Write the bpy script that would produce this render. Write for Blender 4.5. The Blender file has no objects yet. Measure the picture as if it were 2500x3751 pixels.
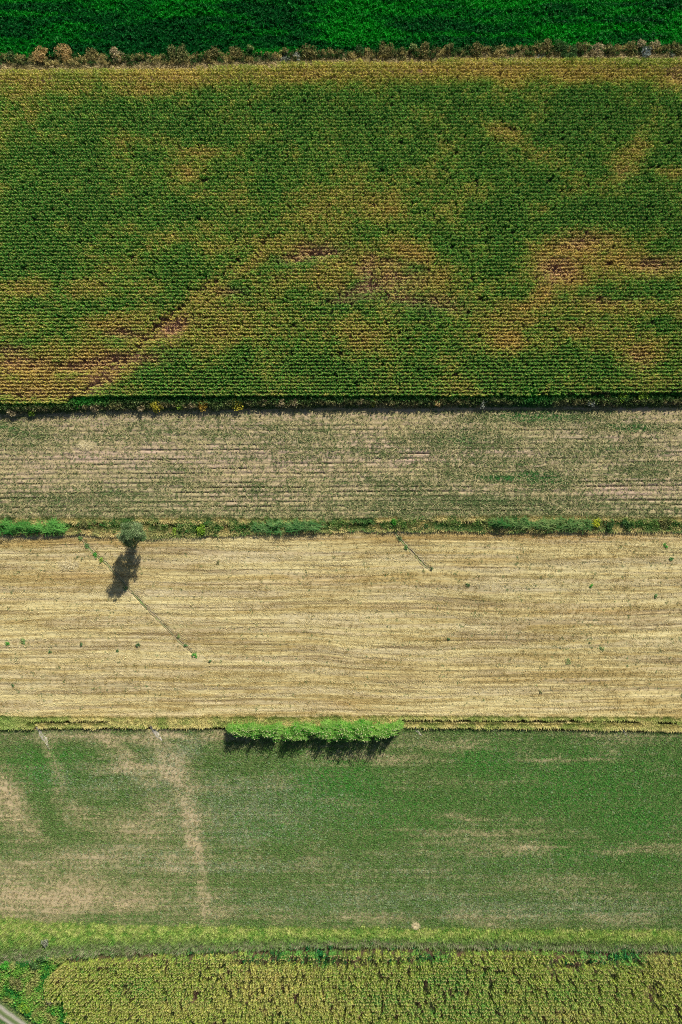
import bpy, math, random
import numpy as np
from mathutils import Vector

random.seed(7)
rng = np.random.default_rng(11)
C = bpy.context.scene.collection
H = 150.0                     # height the drone hovers at, metres
M = 225.0 / 3751.0            # metres on the ground per photo pixel
XL = 88.0                     # fields are built a little past the frame

def P(px, py, z=0.0):
    k = (H - z) / H
    return np.array([(px - 1250.0) * M * k, (1875.5 - py) * M * k, z])
def PX(x): return x / M + 1250.0
def PY(y): return 1875.5 - y / M
def lin(r, g, b):
    def f(c):
        c /= 255.0
        return c / 12.92 if c <= 0.04045 else ((c + 0.055) / 1.055) ** 2.4
    return np.array([f(r), f(g), f(b)])

# ------------------------------------------------------------------ noise
def _h(ix, iy, s):
    n = (ix.astype(np.int64) * 374761393 + iy.astype(np.int64) * 668265263 + s * 974634777) & 0x7fffffff
    n = ((n ^ (n >> 13)) * 1274126177) & 0x7fffffff
    n = ((n ^ (n >> 16)) * 2246822519) & 0x7fffffff
    return ((n ^ (n >> 15)) & 0xffffff) / float(0xffffff)
def vn(x, y, s):
    x = np.asarray(x, float); y = np.asarray(y, float)
    ix = np.floor(x); iy = np.floor(y); fx = x - ix; fy = y - iy
    fx = fx * fx * (3 - 2 * fx); fy = fy * fy * (3 - 2 * fy)
    a = _h(ix, iy, s); b = _h(ix + 1, iy, s); c = _h(ix, iy + 1, s); d = _h(ix + 1, iy + 1, s)
    return (a * (1 - fx) + b * fx) * (1 - fy) + (c * (1 - fx) + d * fx) * fy
def fbm(x, y, s, o=4, g=0.55):
    t = 0.0; a = 1.0; n = 0.0
    for i in range(o):
        t = t + a * vn(x, y, s + i * 17); n += a; a *= g; x = x * 2.03 + 3.1; y = y * 2.03 + 7.7
    return t / n            # 0..1, mean .5
def ss(a, b, x):
    t = np.clip((x - a) / (b - a), 0, 1)
    return t * t * (3 - 2 * t)
def mix(a, b, t):
    t = np.asarray(t)[..., None]
    return a * (1 - t) + b * t

def blobs(px, py, lst, k=1.594, warp=26, seed=3, edge=1.0):
    """strength of a list of patches (cx, cy, rx, ry, turn, amount) on the ground"""
    wx = px + (fbm(px / 90, py / 60, seed, 4) - .5) * 2 * warp
    wy = py + (fbm(px / 90, py / 60, seed + 50, 4) - .5) * 2 * warp * .7
    out = np.zeros_like(px, dtype=float)
    for cx, cy, rx, ry, ang, am in lst:
        a = math.radians(ang); ca, sa = math.cos(a), math.sin(a)
        dx = wx - cx * k; dy = -(wy - cy * k)
        u = (dx * ca + dy * sa) / (rx * k); v = (-dx * sa + dy * ca) / (ry * k)
        d = u * u + v * v
        out = np.maximum(out, am * np.exp(-d * .9 * edge))
    return out

def curve(pts):
    xs = np.array([p[0] for p in pts], float); ys = np.array([p[1] for p in pts], float)
    return lambda px: np.interp(px, xs, ys)
def wob(px, a, w, s): return (fbm(px / w, px * 0 + .5, s, 3) - .5) * 2 * a

# field edges, photo pixels on the ground
E = [
    curve([(0, 205), (600, 205), (1250, 190), (2000, 172), (2500, 165)]),            # lush field | hedge
    curve([(0, 272), (640, 268), (1250, 240), (2500, 226)]),                         # hedge | maize
    curve([(0, 1483), (250, 1481), (275, 1456), (1250, 1458), (2500, 1448)]),        # maize | weedy verge
    curve([(0, 1515), (700, 1503), (1250, 1494), (2000, 1490), (2500, 1494)]),       # verge | tilled field
    curve([(0, 1905), (800, 1905), (1250, 1908), (1750, 1898), (2500, 1902)]),       # tilled | ditch
    curve([(0, 1952), (300, 1950), (500, 1966), (900, 1950), (1250, 1938), (1750, 1940), (2500, 1940)]),  # ditch | stubble
    curve([(0, 2630), (400, 2634), (800, 2632), (1500, 2628), (2500, 2634)]),        # stubble | grass bank
    curve([(0, 2674), (400, 2671), (800, 2671), (1500, 2668), (2500, 2682)]),        # bank | green field
    curve([(-300, 3350), (0, 3358), (180, 3382), (700, 3392), (1250, 3402), (2500, 3410)]),   # green field | tall grass
    curve([(-300, 3560), (0, 3540), (150, 3512), (270, 3497), (700, 3478), (1250, 3458), (1650, 3462), (2500, 3474)]),  # tall grass | lower maize
]
def edge(i, px): return E[i](px) + wob(px, (5, 7, 3, 5, 6, 6, 5, 5, 11, 8)[i], 60, 200 + i)

# ------------------------------------------------------------------ materials
def nodes(m):
    m.use_nodes = True
    nt = m.node_tree; nt.nodes.clear()
    return nt, nt.nodes, nt.links
def leaf_mat(name, trans=0.25, rough=0.65, var=0.25, spec=0.1):
    m = bpy.data.materials.new(name); nt, N, L = nodes(m)
    out = N.new('ShaderNodeOutputMaterial'); p = N.new('ShaderNodeBsdfPrincipled')
    at = N.new('ShaderNodeAttribute'); at.attribute_name = 'Col'
    tc = N.new('ShaderNodeTexCoord'); no = N.new('ShaderNodeTexNoise'); no.inputs['Scale'].default_value = 3.1
    no.inputs['Detail'].default_value = 3
    L.new(tc.outputs['Object'], no.inputs['Vector'])
    mr = N.new('ShaderNodeMapRange'); mr.inputs['To Min'].default_value = 1 - var; mr.inputs['To Max'].default_value = 1 + var
    mr.inputs['From Min'].default_value = .3; mr.inputs['From Max'].default_value = .7
    L.new(no.outputs['Fac'], mr.inputs['Value'])
    mu = N.new('ShaderNodeVectorMath'); mu.operation = 'SCALE'
    L.new(at.outputs['Color'], mu.inputs[0]); L.new(mr.outputs['Result'], mu.inputs['Scale'])
    L.new(mu.outputs['Vector'], p.inputs['Base Color'])
    p.inputs['Roughness'].default_value = rough; p.inputs['Specular IOR Level'].default_value = spec
    if trans > 0:
        tr = N.new('ShaderNodeBsdfTranslucent'); L.new(mu.outputs['Vector'], tr.inputs['Color'])
        mx = N.new('ShaderNodeMixShader'); mx.inputs[0].default_value = trans
        L.new(p.outputs[0], mx.inputs[1]); L.new(tr.outputs[0], mx.inputs[2]); L.new(mx.outputs[0], out.inputs[0])
    else:
        L.new(p.outputs[0], out.inputs[0])
    return m
def ground_mat(name, sx=2.0, sy=5.0, var=0.3, bump=0.05):
    m = bpy.data.materials.new(name); nt, N, L = nodes(m)
    out = N.new('ShaderNodeOutputMaterial'); p = N.new('ShaderNodeBsdfPrincipled')
    at = N.new('ShaderNodeAttribute'); at.attribute_name = 'Col'
    tc = N.new('ShaderNodeTexCoord'); mp = N.new('ShaderNodeMapping'); mp.inputs['Scale'].default_value = (sx, sy, 1)
    L.new(tc.outputs['Object'], mp.inputs['Vector'])
    no = N.new('ShaderNodeTexNoise'); no.inputs['Scale'].default_value = 1; no.inputs['Detail'].default_value = 5
    no.inputs['Roughness'].default_value = .7
    L.new(mp.outputs[0], no.inputs['Vector'])
    mr = N.new('ShaderNodeMapRange'); mr.inputs['To Min'].default_value = 1 - var; mr.inputs['To Max'].default_value = 1 + var
    mr.inputs['From Min'].default_value = .3; mr.inputs['From Max'].default_value = .7
    L.new(no.outputs['Fac'], mr.inputs['Value'])
    mu = N.new('ShaderNodeVectorMath'); mu.operation = 'SCALE'
    L.new(at.outputs['Color'], mu.inputs[0]); L.new(mr.outputs['Result'], mu.inputs['Scale'])
    L.new(mu.outputs['Vector'], p.inputs['Base Color'])
    p.inputs['Roughness'].default_value = .95; p.inputs['Specular IOR Level'].default_value = .1
    bp = N.new('ShaderNodeBump'); bp.inputs['Strength'].default_value = 1; bp.inputs['Distance'].default_value = bump
    L.new(no.outputs['Fac'], bp.inputs['Height']); L.new(bp.outputs[0], p.inputs['Normal'])
    L.new(p.outputs[0], out.inputs[0])
    return m

MAT = {
    'clover': leaf_mat('clover_leaves', .3, .6), 'maize': leaf_mat('maize_leaves', .2, .6, .2, .1),
    'grass': leaf_mat('grass_blades', .3, .6), 'straw': leaf_mat('straw_stalks', .15, .7, .25, .1),
    'bush': leaf_mat('bush_leaves', .25, .6), 'bark': leaf_mat('tree_bark', 0, .9),
    'soil': ground_mat('maize_soil', 2, 5, .3), 'tilled': ground_mat('tilled_soil', 1.2, 6, .22, .05),
    'stubble': ground_mat('straw_stubble', .7, 7, .22, .06), 'turf': ground_mat('turf', 3, 4, .3, .06),
    'gravel': ground_mat('gravel', 4, 4, .3, .04),
}

# ------------------------------------------------------------------ meshes
def make_mesh(name, V, F, Cc, mat, parent=None, smooth=False):
    me = bpy.data.meshes.new(name)
    nv, nf = len(V), len(F)
    me.vertices.add(nv); me.vertices.foreach_set('co', np.ascontiguousarray(V, dtype=np.float32).ravel())
    me.loops.add(nf * 4); me.loops.foreach_set('vertex_index', np.ascontiguousarray(F, dtype=np.int32).ravel())
    me.polygons.add(nf); me.polygons.foreach_set('loop_start', np.arange(0, nf * 4, 4, dtype=np.int32))
    if smooth: me.polygons.foreach_set('use_smooth', np.ones(nf, dtype=bool))
    me.update(calc_edges=True)
    ca = me.color_attributes.new('Col', 'FLOAT_COLOR', 'POINT')
    c4 = np.ones((nv, 4), np.float32); c4[:, :3] = np.clip(Cc, 0, 1); ca.data.foreach_set('color', c4.ravel())
    me.materials.append(mat)
    o = bpy.data.objects.new(name, me); C.objects.link(o)
    if parent: o.parent = parent
    return o
def tag(o, label=None, cat=None, group=None, kind=None):
    if label: o['label'] = label
    if cat: o['category'] = cat
    if group: o['group'] = group
    if kind: o['kind'] = kind
    return o

def blade_tpl(nb, ln, w, spread, droop, seed, r0=.08, tip=1.0):
    r = np.random.default_rng(seed); V = []; F = []; T = []
    for i in range(nb):
        ph = 2 * math.pi * (i + r.random() * .8) / nb; l = ln * (.65 + .5 * r.random()); sp = spread * (.5 + r.random())
        b = np.array([math.cos(ph), math.sin(ph), 0]) * r0 * r.random() * 2; d = np.array([math.cos(ph), math.sin(ph), 0])
        s = np.array([-d[1], d[0], 0]) * w * .5
        n0 = len(V)
        for t, ww in ((0, .8), (.55, 1), (1, .2)):
            c = b + d * sp * l * t ** 1.4; c[2] = l * (t - droop * t * t)
            V += [c - s * ww, c + s * ww]; tt = 1 + (tip - 1) * t; T += [tt, tt]
        F += [(n0, n0 + 1, n0 + 3, n0 + 2), (n0 + 2, n0 + 3, n0 + 5, n0 + 4)]
    return np.array(V), np.array(F), np.array(T)
def leafy_tpl(n, r, h, ls, seed, up=.4):
    """a low leafy clump: n small leaves spread through a dome"""
    g = np.random.default_rng(seed); V = []; F = []; T = []
    for i in range(n):
        d = g.normal(size=3); d[2] = abs(d[2]); d /= np.linalg.norm(d); rr = .45 + .55 * g.random()
        c = np.array([d[0] * r * rr, d[1] * r * rr, h * (.15 + .85 * d[2] * rr)])
        a = g.normal(size=3); a[2] *= 1 - up; a /= np.linalg.norm(a)
        b = np.cross(a, g.normal(size=3)); b /= np.linalg.norm(b); s = ls * (.6 + .8 * g.random())
        n0 = len(V); V += [c - a * s, c - b * s * .45, c + a * s, c + b * s * .45]
        F.append((n0, n0 + 1, n0 + 2, n0 + 3)); tt = .85 + .3 * g.random(); T += [tt] * 4
    return np.array(V), np.array(F), np.array(T)
def maize_tpl(seed, nl=7):
    g = np.random.default_rng(seed); V = []; F = []; T = []; ph0 = 0.0
    h = 2.2
    for i in range(nl):
        z = .8 + 1.22 * i / (nl - 1); ph = ph0 + math.pi * (i % 2) + g.normal() * .5
        l = (.52 if i < nl - 2 else .42) * (.8 + .4 * g.random())
        d = np.array([math.cos(ph), math.sin(ph), 0]); s = np.array([-d[1], d[0], 0]) * .055
        n0 = len(V); tw = g.normal() * .05
        for t, dz, ww in ((.03, 0, .8), (.5, .26, 1), (1, -.02 - .3 * g.random(), .25)):
            c = d * l * t + np.array([0, 0, z + dz]); V += [c - s * ww - [0, 0, tw * t], c + s * ww + [0, 0, tw * t]]; T += [1, 1]
        F += [(n0, n0 + 1, n0 + 3, n0 + 2), (n0 + 2, n0 + 3, n0 + 5, n0 + 4)]
    for i in range(4):                                    # tassel
        ph = ph0 + i * math.pi / 2 + .4; d = np.array([math.cos(ph), math.sin(ph), 0]); s = np.array([-d[1], d[0], 0]) * .03
        n0 = len(V); b = np.array([0, 0, h - .05]); c = b + d * .17 + np.array([0, 0, .26])
        V += [b - s, b + s, c + s, c - s]; T += [-1] * 4; F.append((n0, n0 + 1, n0 + 2, n0 + 3))
    n0 = len(V); s = np.array([.02, 0, 0])
    V += [-s, s, s + [0, 0, h], -s + [0, 0, h]]; T += [.8] * 4; F.append((n0, n0 + 1, n0 + 2, n0 + 3))
    return np.array(V), np.array(F), np.array(T)

def scatter(pos, tpls, scale, col, lean=None, zs=None, tcol=None, rot=None):
    """one soup of copies; a template vertex with T < 0 takes tcol (tassels, seed heads)"""
    n = len(pos); which = rng.integers(0, len(tpls), n)
    if rot is None: rot = rng.random(n) * 2 * math.pi
    scale = np.broadcast_to(scale, (n,)); zs = scale if zs is None else zs
    Vs, Fs, Cs = [], [], []; base = 0
    for k, (tv, tf, tt) in enumerate(tpls):
        ix = np.nonzero(which == k)[0]
        if len(ix) == 0: continue
        ca, sa = np.cos(rot[ix])[:, None], np.sin(rot[ix])[:, None]; s = scale[ix][:, None]
        x = (tv[:, 0] * ca - tv[:, 1] * sa) * s; y = (tv[:, 0] * sa + tv[:, 1] * ca) * s; z = tv[:, 2] * zs[ix][:, None]
        if lean is not None:
            zz = z * z / (np.abs(z) + .6)
            x = x + zz * lean[ix, 0][:, None]; y = y + zz * lean[ix, 1][:, None]
        V = np.stack([x + pos[ix, 0][:, None], y + pos[ix, 1][:, None], z + pos[ix, 2][:, None]], -1)
        F = tf[None] + (np.arange(len(ix)) * len(tv))[:, None, None] + base
        cc = col[ix][:, None, :] * np.abs(tt)[None, :, None]
        if tcol is not None:
            tc = tcol[ix] if tcol.ndim == 2 else np.broadcast_to(tcol, (len(ix), 3))
            cc = np.where((tt < 0)[None, :, None], tc[:, None, :], cc)
        Vs.append(V.reshape(-1, 3)); Fs.append(F.reshape(-1, 4)); Cs.append(cc.reshape(-1, 3)); base += len(ix) * len(tv)
    return np.concatenate(Vs), np.concatenate(Fs), np.concatenate(Cs)

# ------------------------------------------------------------------ ground strips
def strip(name, ytop, ybot, dx, dy, colf, hf, mat, far_top=False, far_bot=False):
    xs = np.arange(-XL, XL + dx * .5, dx)
    xs = np.concatenate([[-1500, -400, -140], xs, [140, 400, 1500]])
    pxs = np.clip(PX(xs), -260, 2760)
    t, b = ytop(pxs), ybot(pxs)
    yt, yb = (1875.5 - t) * M, (1875.5 - b) * M
    ny = max(3, int(np.mean(yt - yb) / dy))
    v = np.linspace(0, 1, ny)
    Y = yt[None] * (1 - v[:, None]) + yb[None] * v[:, None]
    X = np.broadcast_to(xs, Y.shape)
    Xc = np.clip(X, -XL, XL)
    px, py = PX(Xc), PY(Y)
    VV = np.broadcast_to(v[:, None], Y.shape)
    Z = hf(px, py, VV)
    edgef = np.minimum(1, np.minimum(VV, 1 - VV) * ny / 2.0)    # neighbours meet at height 0
    Z = Z * edgef
    Cc = colf(px, py, VV)
    V = np.stack([X, Y, Z], -1)
    if far_top:
        for yy in (200, 500, 1500):
            r = V[0:1].copy(); r[..., 1] = yy; V = np.concatenate([r, V]); Cc = np.concatenate([Cc[0:1], Cc])
    if far_bot:
        for yy in (-200, -500, -1500):
            r = V[-1:].copy(); r[..., 1] = yy; V = np.concatenate([V, r]); Cc = np.concatenate([Cc, Cc[-1:]])
    h, w = V.shape[:2]
    i = np.arange(h * w).reshape(h, w)
    F = np.stack([i[1:, :-1], i[1:, 1:], i[:-1, 1:], i[:-1, :-1]], -1).reshape(-1, 4)
    o = make_mesh(name, V.reshape(-1, 3), F, Cc.reshape(-1, 3), mat, smooth=True)
    o['kind'] = 'structure'
    return o
def cst(v): return lambda px: np.full(np.shape(px), float(v))
def Ef(i): return lambda px: edge(i, px)

# palette (base colours, daylight albedo)
SOIL = np.array([.17, .10, .065]); TURF = np.array([.07, .11, .035])
# --- 1 lush field
def lush_tone(px, py):
    a = fbm(px / 260, py / 26, 31, 4); b = fbm(px / 700, py / 200, 33, 3)
    return ss(.38, .64, a * .65 + b * .35 + (px - 1250) / 2500 * .16 - .08 * ss(1000, 0, px) * ss(60, 200, py))
LG0, LG1 = np.array([.001, .10, .015]), np.array([.003, .30, .010])
strip('lush_green_field', cst(-160), Ef(0), .6, .5, lambda px, py, v: mix(LG0, LG1, lush_tone(px, py)) * .8,
      lambda px, py, v: fbm(px / 12, py / 9, 5, 3) * .15, MAT['turf'], far_top=True)
# --- 2 hedge verge
TAN = np.array([.34, .26, .13]); RUST = np.array([.17, .15, .055])
def hedge_col(px, py, v):
    n = fbm(px / 30, py / 14, 41, 4)
    return mix(mix(np.array([.09, .09, .04]), TAN * .8, ss(.4, .65, n)), TAN, ss(.5, .8, v) * ss(.3, .55, n))
strip('hedge_verge', Ef(0), Ef(1), .4, .2, hedge_col, lambda px, py, v: np.sin(v * math.pi) * .25 + (fbm(px / 10, py / 8, 6, 3) - .5) * .3, MAT['turf'])

# --- 3 upper maize
DRY = [(1150, 158, 420, 22, 0, .9), (1420, 168, 220, 24, 0, .9), (800, 168, 330, 22, 0, .75), (420, 175, 230, 26, 0, .66), (320, 203, 70, 18, 0, .75),
       (80, 188, 120, 30, 0, .62), (30, 215, 70, 22, 0, .5), (1550, 188, 45, 18, 0, .95), (1150, 300, 50, 20, -20, .62),
       (1470, 330, 22, 45, -25, .66), (1438, 388, 38, 26, 0, .75), (1540, 392, 50, 12, 0, .6), (455, 345, 34, 14, 0, .62), (440, 395, 22, 24, 0, .6),
       (340, 325, 90, 18, 0, .4), (880, 470, 340, 60, 6, .42), (650, 560, 160, 30, 0, .42), (385, 545, 40, 14, 0, .5), (960, 582, 75, 30, -20, .78), (1010, 625, 50, 45, 0, .55),
       (1350, 560, 90, 40, 0, .95), (1290, 612, 75, 36, 0, .95), (1400, 600, 80, 30, 0, .85), (1300, 640, 110, 16, 0, .7), (1510, 612, 55, 28, 0, .8),
       (1258, 672, 24, 30, 0, .8), (1222, 700, 45, 16, 20, .6), (1430, 705, 140, 22, 0, .6), (1165, 772, 40, 22, 0, .7), (1190, 735, 70, 16, 0, .5),
       (1478, 815, 40, 28, 0, .75), (1360, 765, 80, 26, 0, .5), (110, 660, 130, 22, 0, .45), (300, 740, 150, 24, 0, .45),
       (60, 842, 110, 34, 0, .95), (200, 832, 130, 24, 12, .9), (230, 862, 70, 20, 20, .85), (60, 895, 130, 24, 0, .9), (350, 765, 100, 22, 30, .7),
       (440, 700, 130, 20, 40, .55), (520, 760, 110, 40, 0, .45), (840, 790, 80, 50, 0, .42), (700, 640, 140, 26, 0, .5), (850, 610, 90, 34, 0, .55), (560, 620, 150, 16, 38, .5)]
RED = [(735, 577, 50, 18, 0, 1.0), (680, 592, 45, 12, 0, .7), (845, 622, 22, 36, -20, .85), (828, 662, 52, 16, 12, 1.0), (800, 686, 55, 10, 0, .7),
       (905, 640, 65, 36, 0, .5), (965, 690, 95, 14, -8, .65), (535, 667, 30, 9, 0, .75), (280, 767, 46, 11, 0, .85), (395, 750, 40, 12, 25, 1.0),
       (290, 826, 90, 11, 6, 1.0), (195, 838, 90, 12, 0, .8), (20, 802, 40, 12, 0, .8), (1278, 615, 40, 24, 0, .9), (1510, 606, 44, 18, 0, .7),
       (1340, 552, 60, 18, 0, .6), (1470, 826, 28, 16, 0, .65), (1560, 168, 24, 14, 0, .7), (90, 900, 90, 10, 0, .5), (900, 598, 60, 10, 0, .5), (230, 872, 40, 14, 25, .6),
       (1380, 690, 70, 8, 0, .4), (60, 835, 90, 16, 0, .55), (1440, 395, 24, 12, 0, .4)]
GRN = [(60, 560, 130, 130, 0, .8), (700, 860, 420, 40, 0, .6), (60, 480, 200, 60, 0, .5), (1150, 470, 260, 60, 0, .6), (1350, 470, 250, 50, 0, .6), (950, 260, 420, 50, 0, .55),
       (230, 700, 120, 20, 0, .5), (640, 850, 200, 40, 0, .5), (1120, 600, 60, 60, 0, .5), (1200, 660, 40, 40, 0, .6)]
LINES = [([(620, 545), (560, 590), (500, 640), (440, 680), (380, 735), (310, 800), (190, 905)], 9, .85), ([(450, 770), (520, 640)], 4, .4)]
def seg_dist(px, py, pts, k=1.594):
    d = np.full(np.shape(px), 1e9)
    for (x0, y0), (x1, y1) in zip(pts[:-1], pts[1:]):
        x0, y0, x1, y1 = x0 * k, y0 * k, x1 * k, y1 * k
        t = np.clip(((px - x0) * (x1 - x0) + (py - y0) * (y1 - y0)) / ((x1 - x0) ** 2 + (y1 - y0) ** 2), 0, 1)
        d = np.minimum(d, np.hypot(px - x0 - t * (x1 - x0), py - y0 - t * (y1 - y0)))
    return d
def maize_state(px, py):
    n = fbm(px / 110, py / 70, 61, 5) - .5; f = fbm(px / 30, py / 12, 67, 3) - .5
    dry = blobs(px, py, DRY, edge=.9); red = blobs(px, py, RED, edge=1.2, seed=9); grn = blobs(px, py, GRN)
    dry = dry * 1.0 + n * 1.05 + f * .4 + .17 + .12 * ss(800, 1300, py) - grn * .3
    dk = np.zeros_like(dry)
    for pts, w, a in LINES:
        d = seg_dist(px + (fbm(px / 25, py / 25, 70, 3) - .5) * 24, py, pts); dk = np.maximum(dk, a * np.exp(-(d / (w * 1.25)) ** 2) * ss(.32, .6, fbm(px / 22, py / 16, 72, 3)))
    red = np.clip(red + (n + f) * .5 * (red > .15), 0, 1)
    return np.clip(dry, 0, 1.1), red, dk
def maize_ground(px, py, v):
    n = fbm(px / 14, py / 6, 71, 3)
    dry, red, dk = maize_state(px, py)
    base = mix(np.array([.05, .06, .028]), SOIL, ss(.25, .75, dry * .6 + red * .7 + n * .4))
    return mix(base, np.array([.34, .18, .13]), red * .8)
strip('maize_field', Ef(1), Ef(2), .6, .4, maize_ground, lambda px, py, v: (fbm(px / 10, py / 6, 7, 3) - .5) * .15, MAT['soil'])

# --- 4 weedy verge under the maize
def verge4_col(px, py, v):
    n = fbm(px / 24, py / 10, 81, 4)
    return mix(mix(np.array([.03, .08, .025]), np.array([.12, .12, .05]), ss(.35, .65, n)), np.array([.30, .22, .16]), ss(.55, .95, v))
strip('weedy_verge', Ef(2), Ef(3), .4, .2, verge4_col, lambda px, py, v: np.sin(v * math.pi) * .2, MAT['turf'])

# --- 5 tilled field with old ridges
PINK = np.array([.41, .30, .225]); STRAW = np.array([.38, .315, .165]); OLIVE = np.array([.13, .16, .06])
W5 = [(1230, 958, 130, 12, 0, 1), (1450, 984, 80, 9, 0, .9), (1060, 1012, 110, 24, 0, .6), (1180, 1060, 160, 14, 0, .5), (1190, 1092, 130, 11, 0, .95), (1250, 1100, 60, 14, 0, .9),
      (340, 1000, 120, 14, 0, .4), (60, 1000, 80, 30, 0, .5), (500, 1000, 60, 12, 0, .5), (20, 985, 50, 16, 0, .7), (430, 1080, 60, 8, 0, .4), (430, 1110, 90, 8, 0, .4),
      (250, 1130, 70, 10, 0, .5), (620, 1120, 120, 14, 0, .35), (700, 1010, 120, 40, 0, .4), (860, 1040, 60, 10, 0, .5), (1380, 1030, 140, 18, 0, .55), (1500, 1080, 80, 20, 0, .5),
      (180, 1140, 120, 22, 0, .4), (920, 1110, 140, 20, 0, .4), (1100, 1150, 200, 18, 0, .5), (400, 975, 200, 8, 0, .35)]
P5 = [(450, 1050, 420, 24, 0, .9), (520, 985, 160, 20, 0, .7), (1000, 1048, 320, 16, 0, .8), (1480, 1030, 120, 50, 0, .6), (1350, 990, 80, 30, 0, .5), (250, 970, 200, 20, 0, .5), (1450, 1130, 120, 40, 0, .6), (700, 1030, 200, 20, 0, .6)]
def ridge_phase(px, py): return ((py - 1490) + (px - 1250) * .004 + wob(px, 5, 500, 90)) / 17.4
def weed5(px, py):
    n = .4 * fbm(px / 26, py / 12, 91, 4) + .6 * fbm(px / 160, py / 5, 99, 4, .7)
    w = blobs(px, py, W5, warp=34, seed=12, edge=.5)
    low = ss(1780, 1905, py) * .5
    return np.clip(ss(.36, .8, w * .6 + n * .72 + low * .4), 0, 1)
def ridge_amp(px, py):
    r = np.floor(ridge_phase(px, py) + .5)
    a = .35 + 1.25 * vn(r * 3.7, px / 300, 95) ** 1.5 * ss(.30, .52, fbm(px / 260, r * 1.3, 96, 3))
    return a * ss(1520, 1580, py) * (.8 + .4 * ss(1650, 1850, py))
def col5(px, py, v):
    n = fbm(px / 60, py / 9, 92, 4); m = fbm(px / 260, py / 60, 93, 4)
    c = mix(STRAW, PINK, np.clip(ss(.4, .6, n) * .5 + blobs(px, py, P5) * .6, 0, 1))
    c = mix(c, np.array([.30, .27, .12]), ss(1790, 1900, py) * .45 * ss(.3, .6, m))
    c = mix(c, np.array([.20, .225, .10]), weed5(px, py) * .6 + .2 * ss(.4, .7, m))
    ph = ridge_phase(px, py); fr = np.abs(ph - np.round(ph))
    c = mix(c, np.array([.15, .12, .075]), np.exp(-(fr / .13) ** 2) * np.clip(ridge_amp(px, py), 0, 1) * .75)  # furrow shadow lines painted into the soil colour
    return c
def h5(px, py, v):
    ph = ridge_phase(px, py); fr = np.abs(ph - np.round(ph))
    f2 = np.abs(ph * 2 - .5 - np.round(ph * 2 - .5))
    return -np.exp(-(fr / .15) ** 2) * .26 * ridge_amp(px, py) - np.exp(-(f2 / .25) ** 2) * .08 * ss(.4, .6, fbm(px / 140, py / 9, 98, 3)) + (fbm(px / 9, py / 5, 97, 3) - .5) * .14
strip('tilled_field', Ef(3), Ef(4), .25, .12, col5, h5, MAT['tilled'])

# --- 6 ditch
T6 = curve([(0, 1932), (250, 1928), (345, 1922), (445, 1919), (550, 1918), (620, 1925), (660, 1936), (700, 1928), (800, 1930), (1000, 1918), (1250, 1917), (1300, 1920), (1450, 1917), (1560, 1906), (1700, 1914), (2000, 1916), (2300, 1910), (2500, 1916)])
def dep6(px): return .5 + .6 * ss(.35, .6, fbm(px / 60, px * 0, 101, 3))
def h6(px, py, v):
    d = (py - T6(px)) / 9
    return -np.exp(-d * d) * dep6(px) + (fbm(px / 10, py / 8, 102, 3) - .5) * .3
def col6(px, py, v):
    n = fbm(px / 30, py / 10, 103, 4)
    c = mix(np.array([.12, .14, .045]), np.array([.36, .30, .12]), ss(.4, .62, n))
    return mix(c, np.array([.05, .06, .03]), np.exp(-((py - T6(px)) / 9) ** 2) * .8)  # shade of the trench painted darker along its middle
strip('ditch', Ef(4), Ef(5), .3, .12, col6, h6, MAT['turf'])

# --- 7 straw stubble
DR1 = [(268 / 1.594, 1945 / 1.594), (180, 1232), (205, 1258), (228, 1280), (250, 1300), (290, 1345), (330, 1390), (378, 1437), (412, 1472), (445, 1502)]
DR2 = [(900, 1212), (912, 1228), (938, 1258), (962, 1283), (990, 1310)]
def warp7(px, py):
    w = (fbm(px / 520, py / 200, 111, 2) - .5) * 26
    w = w - 17 * ss(1120, 1330, px) * np.exp(-((py - 2400) / 130) ** 2) + 10 * np.exp(-((px - 420) / 220) ** 2) * np.exp(-((py - 2010) / 60) ** 2)
    return py + w
def streak7(px, py):
    y = warp7(px, py)
    a = fbm(px / 330, y / 9, 112, 4, .65); b = fbm(px / 60, y / 4, 113, 3, .65); c = fbm(px / 500, y / 40, 114, 4)
    return a * .38 + b * .34 + c * .28, a, b
LIGHT7 = [(157, 1295, 24, 14, 0, .9), (150, 1525, 260, 20, 0, .5), (1480, 1595, 100, 8, 0, .9), (1400, 1270, 200, 5, 0, .8), (1020, 1530, 200, 10, 0, .5), (1330, 1415, 90, 3, 0, .9), (30, 1390, 90, 14, 0, .5)]
OCH7 = [(200, 1325, 130, 16, 0, .8), (1300, 1232, 330, 12, 0, 1), (900, 1235, 260, 10, 0, .75), (270, 1245, 60, 12, 0, .7), (1000, 1395, 320, 10, 0, .6), (1350, 1405, 120, 6, 0, .8), (800, 1615, 60, 8, 0, .9), (950, 1560, 300, 8, 0, .5), (90, 1248, 120, 12, 0, .55), (760, 1330, 200, 12, 0, .5), (1150, 1290, 120, 8, 0, .5)]
GRY7 = [(430, 1360, 500, 10, 0, .5), (60, 1285, 110, 14, 0, .5), (1100, 1350, 300, 10, 0, .5), (600, 1270, 200, 8, 0, .5), (1350, 1300, 200, 10, 0, .5)]
OL7 = [(1100, 1390, 130, 40, 0, .8), (1250, 1340, 260, 60, 0, .45), (1500, 1260, 100, 30, 0, .5), (100, 1270, 150, 30, 0, .35), (100, 1570, 300, 40, 0, .5), (900, 1260, 120, 14, 0, .4), (1300, 1480, 200, 40, 0, .5), (700, 1560, 300, 14, 0, .4)]
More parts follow.
